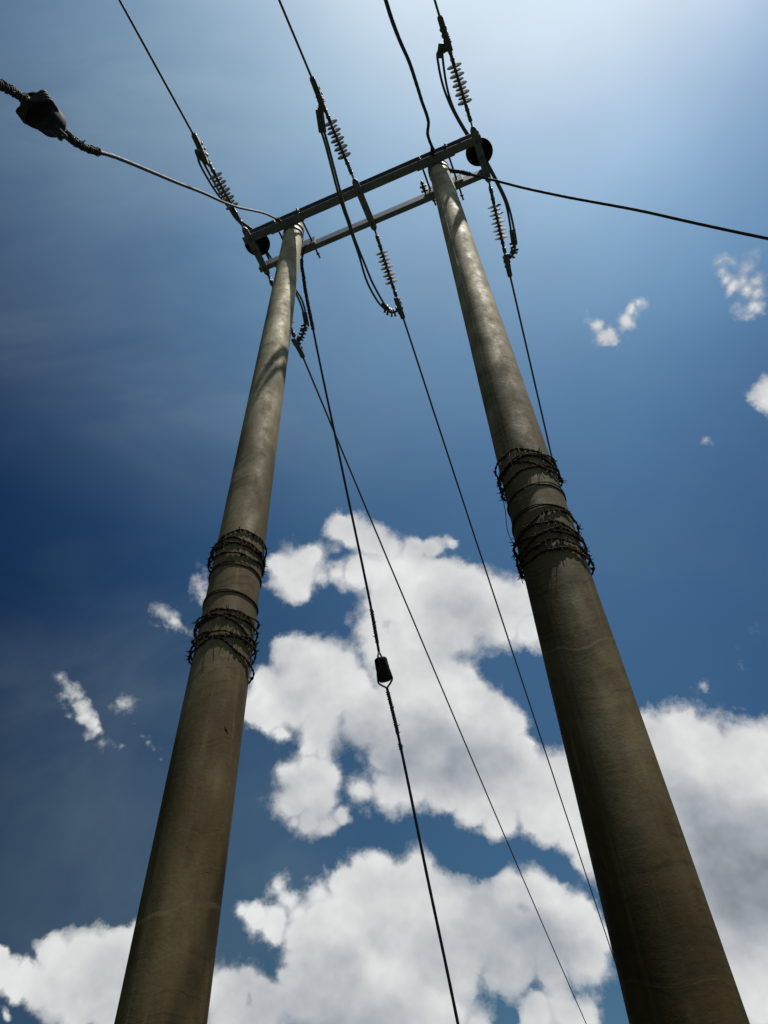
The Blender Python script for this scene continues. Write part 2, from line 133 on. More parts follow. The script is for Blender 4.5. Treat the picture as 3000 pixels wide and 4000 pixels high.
# fitted sky colour, lens vignetting put into it: deep blue low and away from the sun, pale near it
g8 = w.math('POWER', w.math('MAXIMUM', cosang, 0.0), 8.0)
sxyz = w.n('ShaderNodeSeparateXYZ'); w.set(sxyz.inputs[0], D)
xx = w.math('MULTIPLY', sxyz.outputs[0], sxyz.outputs[0])
comb = w.n('ShaderNodeCombineXYZ')
zz_ = w.math('MULTIPLY', sxyz.outputs[2], sxyz.outputs[2])
for i, (a0, bx, by, bz, c8, cx, cz) in enumerate(SKYFIT):
    e = w.math('ADD', w.vmath('DOT_PRODUCT', D, (bx, by, bz)), a0)
    e = w.math('ADD', e, w.math('MULTIPLY', g8, c8)); e = w.math('ADD', e, w.math('MULTIPLY', xx, cx))
    e = w.math('MINIMUM', w.math('ADD', e, w.math('MULTIPLY', zz_, cz)), 0.70)
    w.set(comb.inputs[i], w.math('EXPONENT', e))
base = w.vmath('MULTIPLY', base, comb.outputs[0])
sb = w.n('ShaderNodeSeparateXYZ'); w.set(sb.inputs[0], base); cb = w.n('ShaderNodeCombineXYZ')
for i, top in enumerate((7.1, 8.5, 9.9)): w.set(cb.inputs[i], w.math('SMOOTH_MIN', sb.outputs[i], top, 3.0))
base = cb.outputs[0]
# thin high haze low on the left, and faint streaks elsewhere
hz = w.math('MULTIPLY_ADD', w.vmath('DISTANCE', D, (-0.3247, 0.8316, 0.4507)), -1 / 0.30, 1.0, clamp=True)
cir = w.noise(w.vmath('MULTIPLY', D, (2.0, 5.0, 3.0)), 1.6, 5, 0.55, 0.4).outputs[0]
hzm = w.math('ADD', w.math('MULTIPLY', hz, w.map(cir, 0.3, 0.65, 0.10, 0.34)), w.map(cir, 0.52, 0.78, 0.0, 0.07))
hz2 = w.math('MULTIPLY_ADD', w.vmath('DISTANCE', D, (-0.1529, 0.1477, 0.9771)), -1 / 0.55, 1.0, clamp=True)
base = w.mix(hzm, base, (2.2, 3.0, 3.3, 1))
base = w.mix(w.math('MULTIPLY', hz2, w.map(cir, 0.3, 0.7, 0.12, 0.34)), base, (5.0, 6.4, 7.2, 1))
# clouds
n1 = w.noise(D, 5.5, 2, 0.5).outputs['Color']
n2 = w.noise(D, 19.0, 6, 0.62).outputs['Color']
def centred(c, k): return w.vmath('SCALE', w.vmath('SUBTRACT', c, (0.5, 0.5, 0.5)), scale=k)
Dw = w.vmath('ADD', w.vmath('ADD', D, centred(n1, 0.030)), centred(n2, 0.036))
f = None
for (x, y, z, r, k) in CLOUDS:
    dd = w.vmath('DISTANCE', Dw, (x, y, z))
    v = w.math('MULTIPLY_ADD', dd, -k / (1.75 * r), k)
    f = v if f is None else w.math('SMOOTH_MAX', f, v, 0.26)
q = None
for (x, y, z, r, k) in SHADE:
    dd = w.vmath('DISTANCE', Dw, (x, y, z))
    v = w.math('MULTIPLY', w.math('MULTIPLY_ADD', dd, -1.0 / (1.6 * r), 1.0, clamp=True), k)
    q = v if q is None else w.math('ADD', q, v)
det = w.noise(D, 26.0, 8, 0.62).outputs[0]
detb = w.noise(w.vmath('ADD', D, tuple(0.010 * (SUN - 0.6 * fw))), 26.0, 4, 0.55).outputs[0]
soft = w.noise(w.vmath('ADD', D, (3.1, 0.4, 1.7)), 7.0, 3, 0.5).outputs[0]
fc = w.math('SUBTRACT', f, 0.15)
fine = w.noise(Dw, 70.0, 5, 0.65).outputs[0]
rough = w.math('ADD', w.math('SUBTRACT', det, 0.5), w.math('MULTIPLY', w.math('SUBTRACT', fine, 0.5), 0.35))
fd = w.math('ADD', fc, w.math('MULTIPLY', rough, w.map(fc, 0.0, 0.5, 1.45, 0.25)))
mask = w.map(fd, 0.0, w.map(soft, 0.35, 0.65, 0.26, 0.52), 0, 1, 'SMOOTHSTEP')
mask = w.math('MULTIPLY', mask, w.map(fc, 0.0, 0.42, 0.45, 1.0))
big = w.noise(D, 8.0, 4, 0.5).outputs[0]
bigb = w.noise(w.vmath('ADD', D, tuple(0.040 * (SUN - 0.6 * fw))), 8.0, 4, 0.5).outputs[0]
relief = w.math('ADD', w.math('MULTIPLY', w.math('SUBTRACT', big, bigb), 0.85), w.math('MULTIPLY', w.math('SUBTRACT', det, detb), 0.14))
lum = w.math('ADD', w.math('ADD', 0.715, relief), w.map(mask, 0.3, 1.0, -0.10, 0.02))
qs = w.math('MULTIPLY', w.math('SUBTRACT', 1.0, w.math('EXPONENT', w.math('MULTIPLY', q, -0.65))), 0.48)
lum = w.math('SUBTRACT', lum, w.math('MULTIPLY', qs, w.map(big, 0.35, 0.65, 0.9, 1.05)))
lum = w.math('MAXIMUM', w.math('MINIMUM', lum, 0.86), 0.2)
ccol = w.mix(w.map(lum, 0.3, 0.7), (0.88, 0.97, 1.10, 1), (0.99, 1.0, 1.0, 1))
ccol = w.vmath('SCALE', ccol, scale=w.math('MULTIPLY', lum, CLOUD_GAIN))
col = w.mix(w.math('MULTIPLY', mask, 0.97), base, ccol)
wt.links.new(col, bg.inputs[0])
world.cycles.sampling_method = 'MANUAL'
world.cycles.sample_map_resolution = 256

# ------------------------------------------------------------------ frame of the tower: a along the crossarm, b across it, z from the pole tops
MID = Vector((-0.03975, 2.54645, 9.7377))
UU = Vector((0.94008, -0.34090, 0)).normalized()
NN = Vector((-UU.y, UU.x, 0))
ZZ = Vector((0, 0, 1))
def W(p): return MID + UU * p[0] + NN * p[1] + ZZ * p[2]
TOWER = Matrix((UU, NN, ZZ)).transposed().to_4x4(); TOWER.translation = MID

# ------------------------------------------------------------------ materials
def new_mat(name):
    m = bpy.data.materials.new(name); m.use_nodes = True
    t = NT(m.node_tree); b = m.node_tree.nodes['Principled BSDF']
    return m, t, b
def metal(name, c0, c1, rough, metallic, scale=30, bump=0.15):
    m, t, b = new_mat(name)
    co = t.n('ShaderNodeTexCoord').outputs['Object']
    n = t.noise(co, scale, 6, 0.6).outputs[0]; n_ = t.noise(co, scale * 6, 3, 0.6).outputs[0]
    t.set(b.inputs['Base Color'], t.mix(t.map(n, 0.35, 0.65), (*c0, 1), (*c1, 1)))
    t.set(b.inputs['Roughness'], t.map(n, 0.3, 0.7, rough - 0.1, rough + 0.15))
    b.inputs['Metallic'].default_value = metallic
    bp = t.n('ShaderNodeBump'); bp.inputs['Strength'].default_value = bump; bp.inputs['Distance'].default_value = 0.002
    t.set(bp.inputs['Height'], n_); t.set(b.inputs['Normal'], bp.outputs[0])
    return m
M_STEEL = metal('galvanised_steel', (0.05, 0.062, 0.10), (0.105, 0.122, 0.17), 0.6, 0.2, 18)  # blue cast of lens flare is put into this base colour
M_FIT = metal('forged_fitting', (0.03, 0.034, 0.045), (0.065, 0.07, 0.085), 0.5, 0.5, 60)
M_ALU = metal('aluminium_strand', (0.03, 0.034, 0.045), (0.06, 0.066, 0.08), 0.65, 0.2, 80)
M_GUY = metal('guy_strand', (0.014, 0.016, 0.022), (0.032, 0.034, 0.042), 0.7, 0.1, 80)
M_GUY.node_tree.nodes['Principled BSDF'].inputs['Specular IOR Level'].default_value = 0.12
M_RUST = metal('rusty_wire', (0.010, 0.008, 0.008), (0.030, 0.018, 0.012), 0.9, 0.0, 90)
M_RUST.node_tree.nodes['Principled BSDF'].inputs['Specular IOR Level'].default_value = 0.12
M_PORC = metal('brown_porcelain', (0.005, 0.004, 0.005), (0.009, 0.007, 0.007), 0.8, 0.0, 12, 0.05)
M_PORC.node_tree.nodes['Principled BSDF'].inputs['Specular IOR Level'].default_value = 0.12
def polymer():
    m, t, b = new_mat('grey_polymer')
    co = t.n('ShaderNodeTexCoord').outputs['Object']
    n = t.noise(co, 25, 4, 0.6).outputs[0]
    col = t.mix(n, (0.08, 0.076, 0.095, 1), (0.13, 0.122, 0.145, 1))
    t.set(b.inputs['Base Color'], col); b.inputs['Roughness'].default_value = 0.75; b.inputs['Specular IOR Level'].default_value = 0.1
    tr = t.n('ShaderNodeBsdfTranslucent'); t.set(tr.inputs[0], col)
    mx = t.n('ShaderNodeMixShader'); mx.inputs[0].default_value = 0.15
    t.t.links.new(b.outputs[0], mx.inputs[1]); t.t.links.new(tr.outputs[0], mx.inputs[2])
    t.t.links.new(mx.outputs[0], t.t.nodes['Material Output'].inputs[0])
    return m
M_POLY = polymer()
def concrete(name, seed, gouge=None):
    m, t, b = new_mat(name)
    co = t.n('ShaderNodeTexCoord').outputs['Object']
    cs = t.vmath('ADD', co, (seed, seed * 0.7, 0))
    sx = t.n('ShaderNodeSeparateXYZ'); t.set(sx.inputs[0], co); z = sx.outputs[2]
    big = t.noise(t.vmath('MULTIPLY', cs, (3, 3, 1.1)), 1.0, 5, 0.6).outputs[0]
    mid = t.noise(t.vmath('MULTIPLY', cs, (9, 9, 5)), 1.0, 6, 0.65).outputs[0]
    fine = t.noise(cs, 70, 5, 0.65).outputs[0]
    streak = t.noise(t.vmath('MULTIPLY', cs, (26, 26, 0.8)), 1.0, 4, 0.6).outputs[0]
    # faint rings left by the spun mould
    rn = t.noise(t.vmath('MULTIPLY', cs, (2.2, 2.2, 0.6)), 1.0, 3, 0.5).outputs[0]
    zz = t.math('ADD', z, t.math('MULTIPLY', rn, 0.5))
    bands = t.noise(t.vmath('MULTIPLY', t.n('ShaderNodeCombineXYZ').outputs[0], (0, 0, 0)), 1.0, 2).outputs[0]
    cz = t.n('ShaderNodeCombineXYZ'); t.set(cz.inputs[2], zz); cz.inputs[0].default_value = seed
    bands = t.noise(cz.outputs[0], 5.0, 5, 0.65).outputs[0]
    cz2 = t.n('ShaderNodeCombineXYZ'); t.set(cz2.inputs[2], zz); cz2.inputs[0].default_value = seed + 9
    thin = t.noise(cz2.outputs[0], 22.0, 2, 0.6).outputs[0]
    thinm = t.map(thin, 0.64, 0.72)
    thinm = t.math('MULTIPLY', thinm, t.map(mid, 0.42, 0.6))
    c = t.mix(t.map(big, 0.38, 0.62), (0.145, 0.116, 0.070, 1), (0.37, 0.312, 0.205, 1))
    c = t.mix(t.math('MULTIPLY', t.map(mid, 0.42, 0.62), 0.60), c, (0.130, 0.100, 0.060, 1))
    # colour turns darker and browner towards the lower shaft
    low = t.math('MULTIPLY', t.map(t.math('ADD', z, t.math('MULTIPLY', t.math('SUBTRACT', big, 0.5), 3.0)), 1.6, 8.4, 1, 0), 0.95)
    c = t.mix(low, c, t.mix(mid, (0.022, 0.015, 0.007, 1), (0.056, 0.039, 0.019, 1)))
    c = t.mix(t.math('MULTIPLY', t.map(bands, 0.50, 0.60), 0.55), c, t.mix(0.55, c, (0.030, 0.024, 0.015, 1)))
    ringn = t.noise(cz2.outputs[0], 3.1, 4, 0.7).outputs[0]      # casting joints, patchy round the shaft
    rm = t.math('MULTIPLY', t.math('SUBTRACT', 1.0, t.math('MULTIPLY', t.math('ABSOLUTE', t.math('SUBTRACT', ringn, 0.5)), 70.0), clamp=True), t.map(mid, 0.40, 0.56))
    c = t.mix(t.math('MULTIPLY', rm, 0.55), c, (0.020, 0.016, 0.011, 1))
    c = t.mix(t.math('MULTIPLY', t.math('MULTIPLY', t.map(streak, 0.54, 0.70), t.map(mid, 0.45, 0.6)), 0.22), c, (0.34, 0.30, 0.22, 1))
    drip = t.noise(t.vmath('MULTIPLY', t.vmath('ADD', cs, (4, 1, 2)), (17, 17, 0.45)), 1.0, 4, 0.6).outputs[0]
    c = t.mix(t.math('MULTIPLY', t.math('MULTIPLY', t.map(drip, 0.56, 0.68), t.map(big, 0.4, 0.6)), 0.45), c, (0.060, 0.048, 0.030, 1))
    c = t.mix(t.math('MULTIPLY', thinm, 0.40), c, t.mix(0.5, c, (0.50, 0.44, 0.32, 1)))
    c = t.mix(t.math('MULTIPLY', t.map(fine, 0.58, 0.75), 0.5), c, (0.07, 0.06, 0.045, 1))
    c = t.mix(t.math('MULTIPLY', low, 0.85), c, t.mix(1.0, c, (0.60, 0.53, 0.36, 1), 'MULTIPLY'))   # brown tint multiplied in, stronger lower down
    pits = t.n('ShaderNodeTexVoronoi'); t.set(pits.inputs['Vector'], cs); pits.inputs['Scale'].default_value = 38
    pm = t.map(pits.outputs['Distance'], 0.06, 0.14, 1, 0)
    pm = t.math('MULTIPLY', pm, t.map(mid, 0.52, 0.56))
    c = t.mix(pm, c, (0.03, 0.026, 0.02, 1))
    h = t.math('ADD', t.math('MULTIPLY', fine, 0.5), t.math('MULTIPLY', mid, 0.9))
    h = t.math('SUBTRACT', h, t.math('MULTIPLY', pm, 0.6))
    h = t.math('ADD', h, t.math('MULTIPLY', bands, 1.2))
    t.set(b.inputs['Base Color'], c)
    t.set(b.inputs['Roughness'], t.map(mid, 0.35, 0.65, 0.62, 0.9))
    t.set(b.inputs['Specular IOR Level'], t.math('MULTIPLY_ADD', low, -0.15, 0.18))
    bp = t.n('ShaderNodeBump'); bp.inputs['Strength'].default_value = 0.38; bp.inputs['Distance'].default_value = 0.005
    t.set(bp.inputs['Height'], h); t.set(b.inputs['Normal'], bp.outputs[0])
    return m
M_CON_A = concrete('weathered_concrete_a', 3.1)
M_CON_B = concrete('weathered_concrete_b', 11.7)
def ground_mat():
    m, t, b = new_mat('grass_and_soil')
    co = t.n('ShaderNodeTexCoord').outputs['Object']
    n = t.noise(co, 0.35, 6, 0.6).outputs[0]; n2 = t.noise(co, 9, 6, 0.7).outputs[0]
    c = t.mix(t.map(n, 0.4, 0.6), (0.030, 0.045, 0.014, 1), (0.075, 0.058, 0.035, 1))
    c = t.mix(t.map(n2, 0.3, 0.7), c, (0.020, 0.032, 0.009, 1))
    t.set(b.inputs['Base Color'], c); b.inputs['Roughness'].default_value = 0.95
    bp = t.n('ShaderNodeBump'); bp.inputs['Distance'].default_value = 0.05
    t.set(bp.inputs['Height'], n2); t.set(b.inputs['Normal'], bp.outputs[0])
    return m
M_GROUND = ground_mat()

# ------------------------------------------------------------------ mesh helpers
def link(name, bm, mat, parent=None, origin=None, mw=None, smooth=True):
    """mesh given in world space (or local when mw is given) -> one object"""
    me = bpy.data.meshes.new(name)
    bmesh.ops.recalc_face_normals(bm, faces=bm.faces[:])
    if smooth is True:
        for f in bm.faces: f.smooth = True
    if mw is None:
        o0 = Vector(origin) if origin is not None else (Vector((0, 0, 0)) if not bm.verts else bm.verts[:][0].co.copy())
        bmesh.ops.translate(bm, verts=bm.verts[:], vec=-o0)
        mw = Matrix.Translation(o0)
    bm.to_mesh(me); bm.free()
    me.materials.append(mat)
    o = bpy.data.objects.new(name, me)
    scene.collection.objects.link(o)
    if parent is not None:
        o.parent = parent
        o.matrix_parent_inverse = Matrix.Identity(4)
        o.matrix_basis = parent.matrix_basis.inverted() @ mw if parent.parent is None else (parent.parent.matrix_basis @ parent.matrix_basis).inverted() @ mw
    else:
        o.matrix_basis = mw
    return o
def sharp(o, ang=35):
    me = o.data
    me.polygons.foreach_set('use_smooth', [True] * len(me.polygons))
    me.set_sharp_from_angle(angle=R(ang))
def thing(name, label, cat, mw, group=None):
    o = bpy.data.objects.new(name, None); scene.collection.objects.link(o)
    o.empty_display_size = 0.1
    o.matrix_basis = mw if isinstance(mw, Matrix) else Matrix.Translation(Vector(mw))
    return tag(o, label, cat, group)
def tag(o, label, cat, group=None):
    o['label'] = label; o['category'] = cat
    if group: o['group'] = group
    return o
def spline(pts, step=0.04):
    """Catmull-Rom resample"""
    P = [Vector(p) for p in pts]
    if len(P) == 2:
        n = max(2, int((P[1] - P[0]).length / max(step, 0.5))); return [P[0].lerp(P[1], i / n) for i in range(n + 1)]
    Q = [2 * P[0] - P[1]] + P + [2 * P[-1] - P[-2]]
    out = []
    for i in range(1, len(Q) - 2):
        p0, p1, p2, p3 = Q[i - 1:i + 3]
        L = (p2 - p1).length; n = max(1, min(60, int(L / step)))
        # centripetal parameterisation keeps uneven spacing from overshooting
        t0 = 0; t1 = t0 + max(1e-6, (p1 - p0).length) ** 0.5; t2 = t1 + max(1e-6, L) ** 0.5; t3 = t2 + max(1e-6, (p3 - p2).length) ** 0.5
        for k in range(n):
            t = t1 + (t2 - t1) * k / n
            A1 = (t1 - t) / (t1 - t0) * p0 + (t - t0) / (t1 - t0) * p1
            A2 = (t2 - t) / (t2 - t1) * p1 + (t - t1) / (t2 - t1) * p2
            A3 = (t3 - t) / (t3 - t2) * p2 + (t - t2) / (t3 - t2) * p3
            B1 = (t2 - t) / (t2 - t0) * A1 + (t - t0) / (t2 - t0) * A2
            B2 = (t3 - t) / (t3 - t1) * A2 + (t - t1) / (t3 - t1) * A3
            out.append((t2 - t) / (t2 - t1) * B1 + (t - t1) / (t2 - t1) * B2)
    out.append(P[-1]); return out
def frames(P):
    """rotation minimising frames"""
    T = []
    for i in range(len(P)):
        a = P[max(0, i - 1)]; b = P[min(len(P) - 1, i + 1)]
        d = b - a; T.append(d.normalized() if d.length > 1e-9 else Vector((0, 0, 1)))
    n = T[0].orthogonal().normalized(); F = []
    for i, t in enumerate(T):
        n = (n - t * n.dot(t)); n = n.normalized() if n.length > 1e-6 else t.orthogonal().normalized()
        F.append((t, n, t.cross(n)))
    return F
def tube(bm, P, r, seg=8, cap=True, lobes=0, pitch=0.09, depth=0.12):
    P = [Vector(p) for p in P]; F = frames(P); rings = []; s = 0
    for i, p in enumerate(P):
        if i: s += (p - P[i - 1]).length
        rr = r(i / (len(P) - 1)) if callable(r) else r
        t, n, b = F[i]; ring = []
        for k in range(seg):
            th = 2 * math.pi * k / seg
            q = rr * (1 + (depth * math.cos(lobes * th + 2 * math.pi * s / pitch) if lobes else 0))
            ring.append(bm.verts.new(p + n * math.cos(th) * q + b * math.sin(th) * q))
        rings.append(ring)
    for i in range(len(rings) - 1):
        for k in range(seg):
            bm.faces.new((rings[i][k], rings[i][(k + 1) % seg], rings[i + 1][(k + 1) % seg], rings[i + 1][k]))
    if cap:
        bm.faces.new(list(reversed(rings[0]))); bm.faces.new(rings[-1])
def box(bm, M, sx, sy, sz, bev=0.0):
    """box of half sizes in the frame M"""
    g = bmesh.ops.create_cube(bm, size=2.0)
    vs = g['verts']
    bmesh.ops.scale(bm, vec=(sx, sy, sz), verts=vs)
    if bev:
        es = list({e for v in vs for e in v.link_edges})
        r_ = bmesh.ops.bevel(bm, geom=es, offset=bev, segments=2, affect='EDGES', profile=0.5)
        vs = list({v for f in r_['faces'] for v in f.verts} | {v for v in vs if v.is_valid})
    bmesh.ops.transform(bm, matrix=M, verts=vs)
def lathe(bm, M, prof, seg=24, cap=True):
    """profile of (x, r) turned about the local X axis"""
    rings = []
    for x, r in prof:
        rings.append([bm.verts.new(M @ Vector((x, r * math.cos(2 * math.pi * k / seg), r * math.sin(2 * math.pi * k / seg)))) for k in range(seg)])
    for i in range(len(rings) - 1):
        for k in range(seg):
            bm.faces.new((rings[i][k], rings[i + 1][k], rings[i + 1][(k + 1) % seg], rings[i][(k + 1) % seg]))
    if cap:
        bm.faces.new(rings[0]); bm.faces.new(list(reversed(rings[-1])))
def prism(bm, M, poly, h, bev=0.0):
    """polygon in local XZ, half thickness h along Y"""
    a = [bm.verts.new(M @ Vector((x, -h, z))) for x, z in poly]
    b = [bm.verts.new(M @ Vector((x, h, z))) for x, z in poly]
    fs = [bm.faces.new(a), bm.faces.new(list(reversed(b)))]
    n = len(poly)
    for i in range(n): fs.append(bm.faces.new((a[i], b[i], b[(i + 1) % n], a[(i + 1) % n])))
    if bev:
        es = list({e for f in fs for e in f.edges})
        bmesh.ops.bevel(bm, geom=es, offset=bev, segments=2, affect='EDGES', profile=0.5)
def nut(bm, M, r=0.016, h=0.012): lathe(bm, M, [(-h, r * .85), (-h * .8, r), (h * .8, r), (h, r * .85)], 6)
def axes(p, x, zhint=(0, 0, 1)):
    x = Vector(x).normalized(); z = Vector(zhint); y = z.cross(x).normalized(); z = x.cross(y)
    m = Matrix((x, y, z)).transposed().to_4x4(); m.translation = Vector(p); return m
def T(x, y, z): return Matrix.Translation((x, y, z))
def coil(bm, P, r0, r, pitch, seg=5, jitter=0.0):
    """wire wound round a path"""
    P = [Vector(p) for p in P]; L = [0]
    for i in range(1, len(P)): L.append(L[-1] + (P[i] - P[i - 1]).length)
    F = frames(P); n = max(8, int(L[-1] / pitch * 12)); out = []; j = 0
    for k in range(n + 1):
        s = L[-1] * k / n
        while j < len(L) - 2 and L[j + 1] < s: j += 1
        u = (s - L[j]) / max(1e-9, L[j + 1] - L[j]); p = P[j].lerp(P[j + 1], u); t, a, b = F[j]
        th = 2 * math.pi * s / pitch; q = r0 * (1 + jitter * (random.random() - .5))
        out.append(p + a * math.cos(th) * q + b * math.sin(th) * q)
    tube(bm, out, r, seg)

# ------------------------------------------------------------------ ground
bm = bmesh.new()
gn = 60
def gh(x, y):
    d = math.hypot(x, y)
    return (noise.noise(Vector((x * 0.06, y * 0.06, 0))) * 0.5 + noise.noise(Vector((x * 0.01, y * 0.01, 5))) * 3.0) * min(1, max(0, (d - 12) / 60))
xs = [math.copysign(abs(i / (gn / 2)) ** 2.6, i) * 2500 for i in range(-gn // 2, gn // 2 + 1)]
gv = [[bm.verts.new((x, y, gh(x, y))) for x in xs] for y in xs]
for i in range(gn):
    for j in range(gn):
        bm.faces.new((gv[i][j], gv[i][j + 1], gv[i + 1][j + 1], gv[i + 1][j]))
g = link('ground', bm, M_GROUND, origin=(0, 0, 0)); g['kind'] = 'structure'

# ------------------------------------------------------------------ poles
TAPER = 0.00676
def pole_radius(zr): return 0.095 - zr * TAPER        # zr <= 0, from the top
def axis_at(side, zr):
    a = 0.79476 * side
    lean = (-0.0007, -0.0032) if side < 0 else (0.0009, 0.0031)
    top = W((a, 0, 0)); return top + Vector((lean[0] * -zr, lean[1] * -zr, zr))
def make_pole(side, mat, label, seam):
    base = axis_at(side, -9.7377)
    root = thing('utility_pole', label, 'utility pole', base, 'concrete poles of the power line tower')
    bm = bmesh.new(); seg = 96; rings = []
    zs = [-9.9 + 0.1 * i for i in range(99)] + [-0.004, 0]
    for zr in zs:
        c = axis_at(side, zr); r = pole_radius(zr)
        if zr == 0: r -= 0.006
        ring = []
        for k in range(seg):
            th = 2 * math.pi * k / seg
            d = Vector((math.cos(th), math.sin(th), 0))
            q = r + 0.0016 * noise.noise(Vector((d.x * 1.3 + side * 5, d.y * 1.3, zr * 0.9))) + 0.0007 * noise.noise(Vector((d.x * 5, d.y * 5, zr * 4)))
            for s in seam:
                e = abs((math.degrees(th) - s + 180) % 360 - 180)
                if e < 2.0: q += 0.004 * (1 - e / 2.0)
            ring.append(bm.verts.new(c + d * q))
        rings.append(ring)
    for i in range(len(rings) - 1):
        for k in range(seg): bm.faces.new((rings[i][k], rings[i][(k + 1) % seg], rings[i + 1][(k + 1) % seg], rings[i + 1][k]))
    # hollow spun pole: rim and a short bore
    c = axis_at(side, 0)
    inner = [bm.verts.new(c + Vector((math.cos(2 * math.pi * k / seg), math.sin(2 * math.pi * k / seg), 0)) * 0.055) for k in range(seg)]
    deep = [bm.verts.new(v.co - Vector((0, 0, 0.25))) for v in inner]
    for k in range(seg):
        bm.faces.new((rings[-1][k], rings[-1][(k + 1) % seg], inner[(k + 1) % seg], inner[k]))
        bm.faces.new((inner[k], inner[(k + 1) % seg], deep[(k + 1) % seg], deep[k]))
    bm.faces.new(deep)
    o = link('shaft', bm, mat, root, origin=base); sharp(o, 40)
    # two pole hoops under the crossarm channels
    for zr in (-0.145, -0.275):
        bm = bmesh.new(); c = axis_at(side, zr); r = pole_radius(zr) + 0.004; P = []
        for k in range(33):
            th = 2 * math.pi * k / 32; P.append((math.cos(th), math.sin(th)))
        v = [[bm.verts.new(c + Vector((x * q, y * q, h))) for x, y in P[:-1]] for q, h in ((r, -.02), (r + .006, -.02), (r + .006, .02), (r, .02))]
        for j in range(4):
            for k in range(32): bm.faces.new((v[j][k], v[j][(k + 1) % 32], v[(j + 1) % 4][(k + 1) % 32], v[(j + 1) % 4][k]))
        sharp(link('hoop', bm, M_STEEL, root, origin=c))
    return root
pole_l = make_pole(-1, M_CON_A, 'weathered concrete pole on the left, straight sided, rising to the dark end of the crossarm', (167, 347))
pole_r = make_pole(1, M_CON_B, 'weathered concrete pole on the right, the wider one, shaded down its left side', (30, 222))
# a short gouge in the left pole's skin
gz = -9.7377 + 0
bm = bmesh.new()
def pole_pt(side, zr, deg, off=0.0):
    c = axis_at(side, zr); th = R(deg); return c + Vector((math.cos(th), math.sin(th), 0)) * (pole_radius(zr) + off)
P = [pole_pt(-1, -6.235 + 0.006 * math.sin(i * 1.7) - 0.0035 * i, -74 + 22 + i * 1.3, -0.0005) for i in range(9)]
tube(bm, P, lambda t: 0.0008 + 0.0028 * math.sin(math.pi * t), 6)
link('gouge', bm, M_PORC, pole_l)

# ------------------------------------------------------------------ crossarm: two steel channels, three straps, tie bolts
arm = thing('crossarm', 'dark steel crossarm of two parallel channels bolted across both pole tops', 'crossarm', TOWER)
def channel(a0, a1, b, zt, out, H=0.126, F_=0.053, name='channel'):
    """126 x 53 channel, web at b, flanges towards out (+1/-1)"""
    t1, t2 = 0.006, 0.009
    pr = [(0, 0), (F_, 0), (F_, -t2 * .8), (t1, -t2), (t1, -H + t2), (F_, -H + t2 * .8), (F_, -H), (0, -H)]
    bm = bmesh.new()
    A = [bm.verts.new(W((a0, b + out * x, zt + z))) for x, z in pr]; B = [bm.verts.new(W((a1, b + out * x, zt + z))) for x, z in pr]
    bm.faces.new(A); bm.faces.new(list(reversed(B)))
    for i in range(8): bm.faces.new((A[i], B[i], B[(i + 1) % 8], A[(i + 1) % 8]))
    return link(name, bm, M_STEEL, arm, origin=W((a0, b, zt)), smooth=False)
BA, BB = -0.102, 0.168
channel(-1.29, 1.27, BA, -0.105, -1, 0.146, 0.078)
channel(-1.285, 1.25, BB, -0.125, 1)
for a in (-1.22, 0.0, 1.22):
    st = None
    bm = bmesh.new()
    poly = [(-0.175, -0.034), (0.175, -0.034), (0.245, -0.030), (0.272, -0.014), (0.28, 0), (0.272, 0.014), (0.245, 0.030), (0.175, 0.034), (-0.175, 0.034), (-0.245, 0.030), (-0.272, 0.014), (-0.28, 0), (-0.272, -0.014), (-0.245, -0.030)]
    up_, dn = [], []
    for x, y in poly:
        up_.append(bm.verts.new(W((a + y, x, -0.2545)))); dn.append(bm.verts.new(W((a + y, x, -0.2665))))
    bm.faces.new(up_); bm.faces.new(list(reversed(dn)))
    for i in range(len(poly)): bm.faces.new((up_[i], dn[i], dn[(i + 1) % len(poly)], up_[(i + 1) % len(poly)]))
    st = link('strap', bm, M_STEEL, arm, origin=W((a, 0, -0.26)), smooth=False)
    for b in (BA - 0.03, BB + 0.03):
        bm = bmesh.new(); M_ = axes(W((a, b, -0.275)), (0, 0, 1), UU)
        nut(bm, M_, 0.016, 0.008); lathe(bm, M_, [(-0.022, 0.008), (0.0, 0.008)], 10)
        link('bolt', bm, M_FIT, st, origin=W((a, b, -0.275)))
# tie rods through both channels either side of each pole
for a, b0, b1, z in ((-0.655, -0.215, 0.34, -0.19), (-0.925, -0.2, 0.30, -0.19), (0.655, -0.2, 0.30, -0.19), (0.93, -0.215, 0.36, -0.19)):
    bm = bmesh.new()
    tube(bm, [W((a, b0, z)), W((a, b1, z))], 0.0095, 10)
    for b in (b0 + 0.03, BA + 0.013, BB - 0.02, b1 - 0.05):
        nut(bm, axes(W((a, b, z)), NN), 0.017, 0.009)
    link('tie_rod', bm, M_FIT, arm)
# packing plates that clamp the channels to the poles
for a0, a1 in ((-0.99, -0.62), (0.60, 0.99)):
    for b0, b1, zb, zt in ((-0.172, -0.094, -0.2640, -0.2560), (0.140, 0.164, -0.262, -0.095)):
        bm = bmesh.new()
        box(bm, TOWER @ T((a0 + a1) / 2, (b0 + b1) / 2, (zb + zt) / 2), (a1 - a0) / 2, (b1 - b0) / 2, (zt - zb) / 2, 0.002)
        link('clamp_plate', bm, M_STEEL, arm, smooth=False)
# spare bolt with square washers on the inner side of the right pole
bm = bmesh.new()
tube(bm, [W((0.60, 0.02, -0.20)), W((0.60, 0.21, -0.20))], 0.010, 10)
for b in (0.075, 0.12): box(bm, TOWER @ T(0.60, b, -0.20), 0.034, 0.006, 0.026, 0.002)
nut(bm, axes(W((0.60, 0.045, -0.2)), NN), 0.018, 0.010); nut(bm, axes(W((0.60, 0.098, -0.2)), NN), 0.018, 0.010)
link('clamp_bolt', bm, M_FIT, arm)

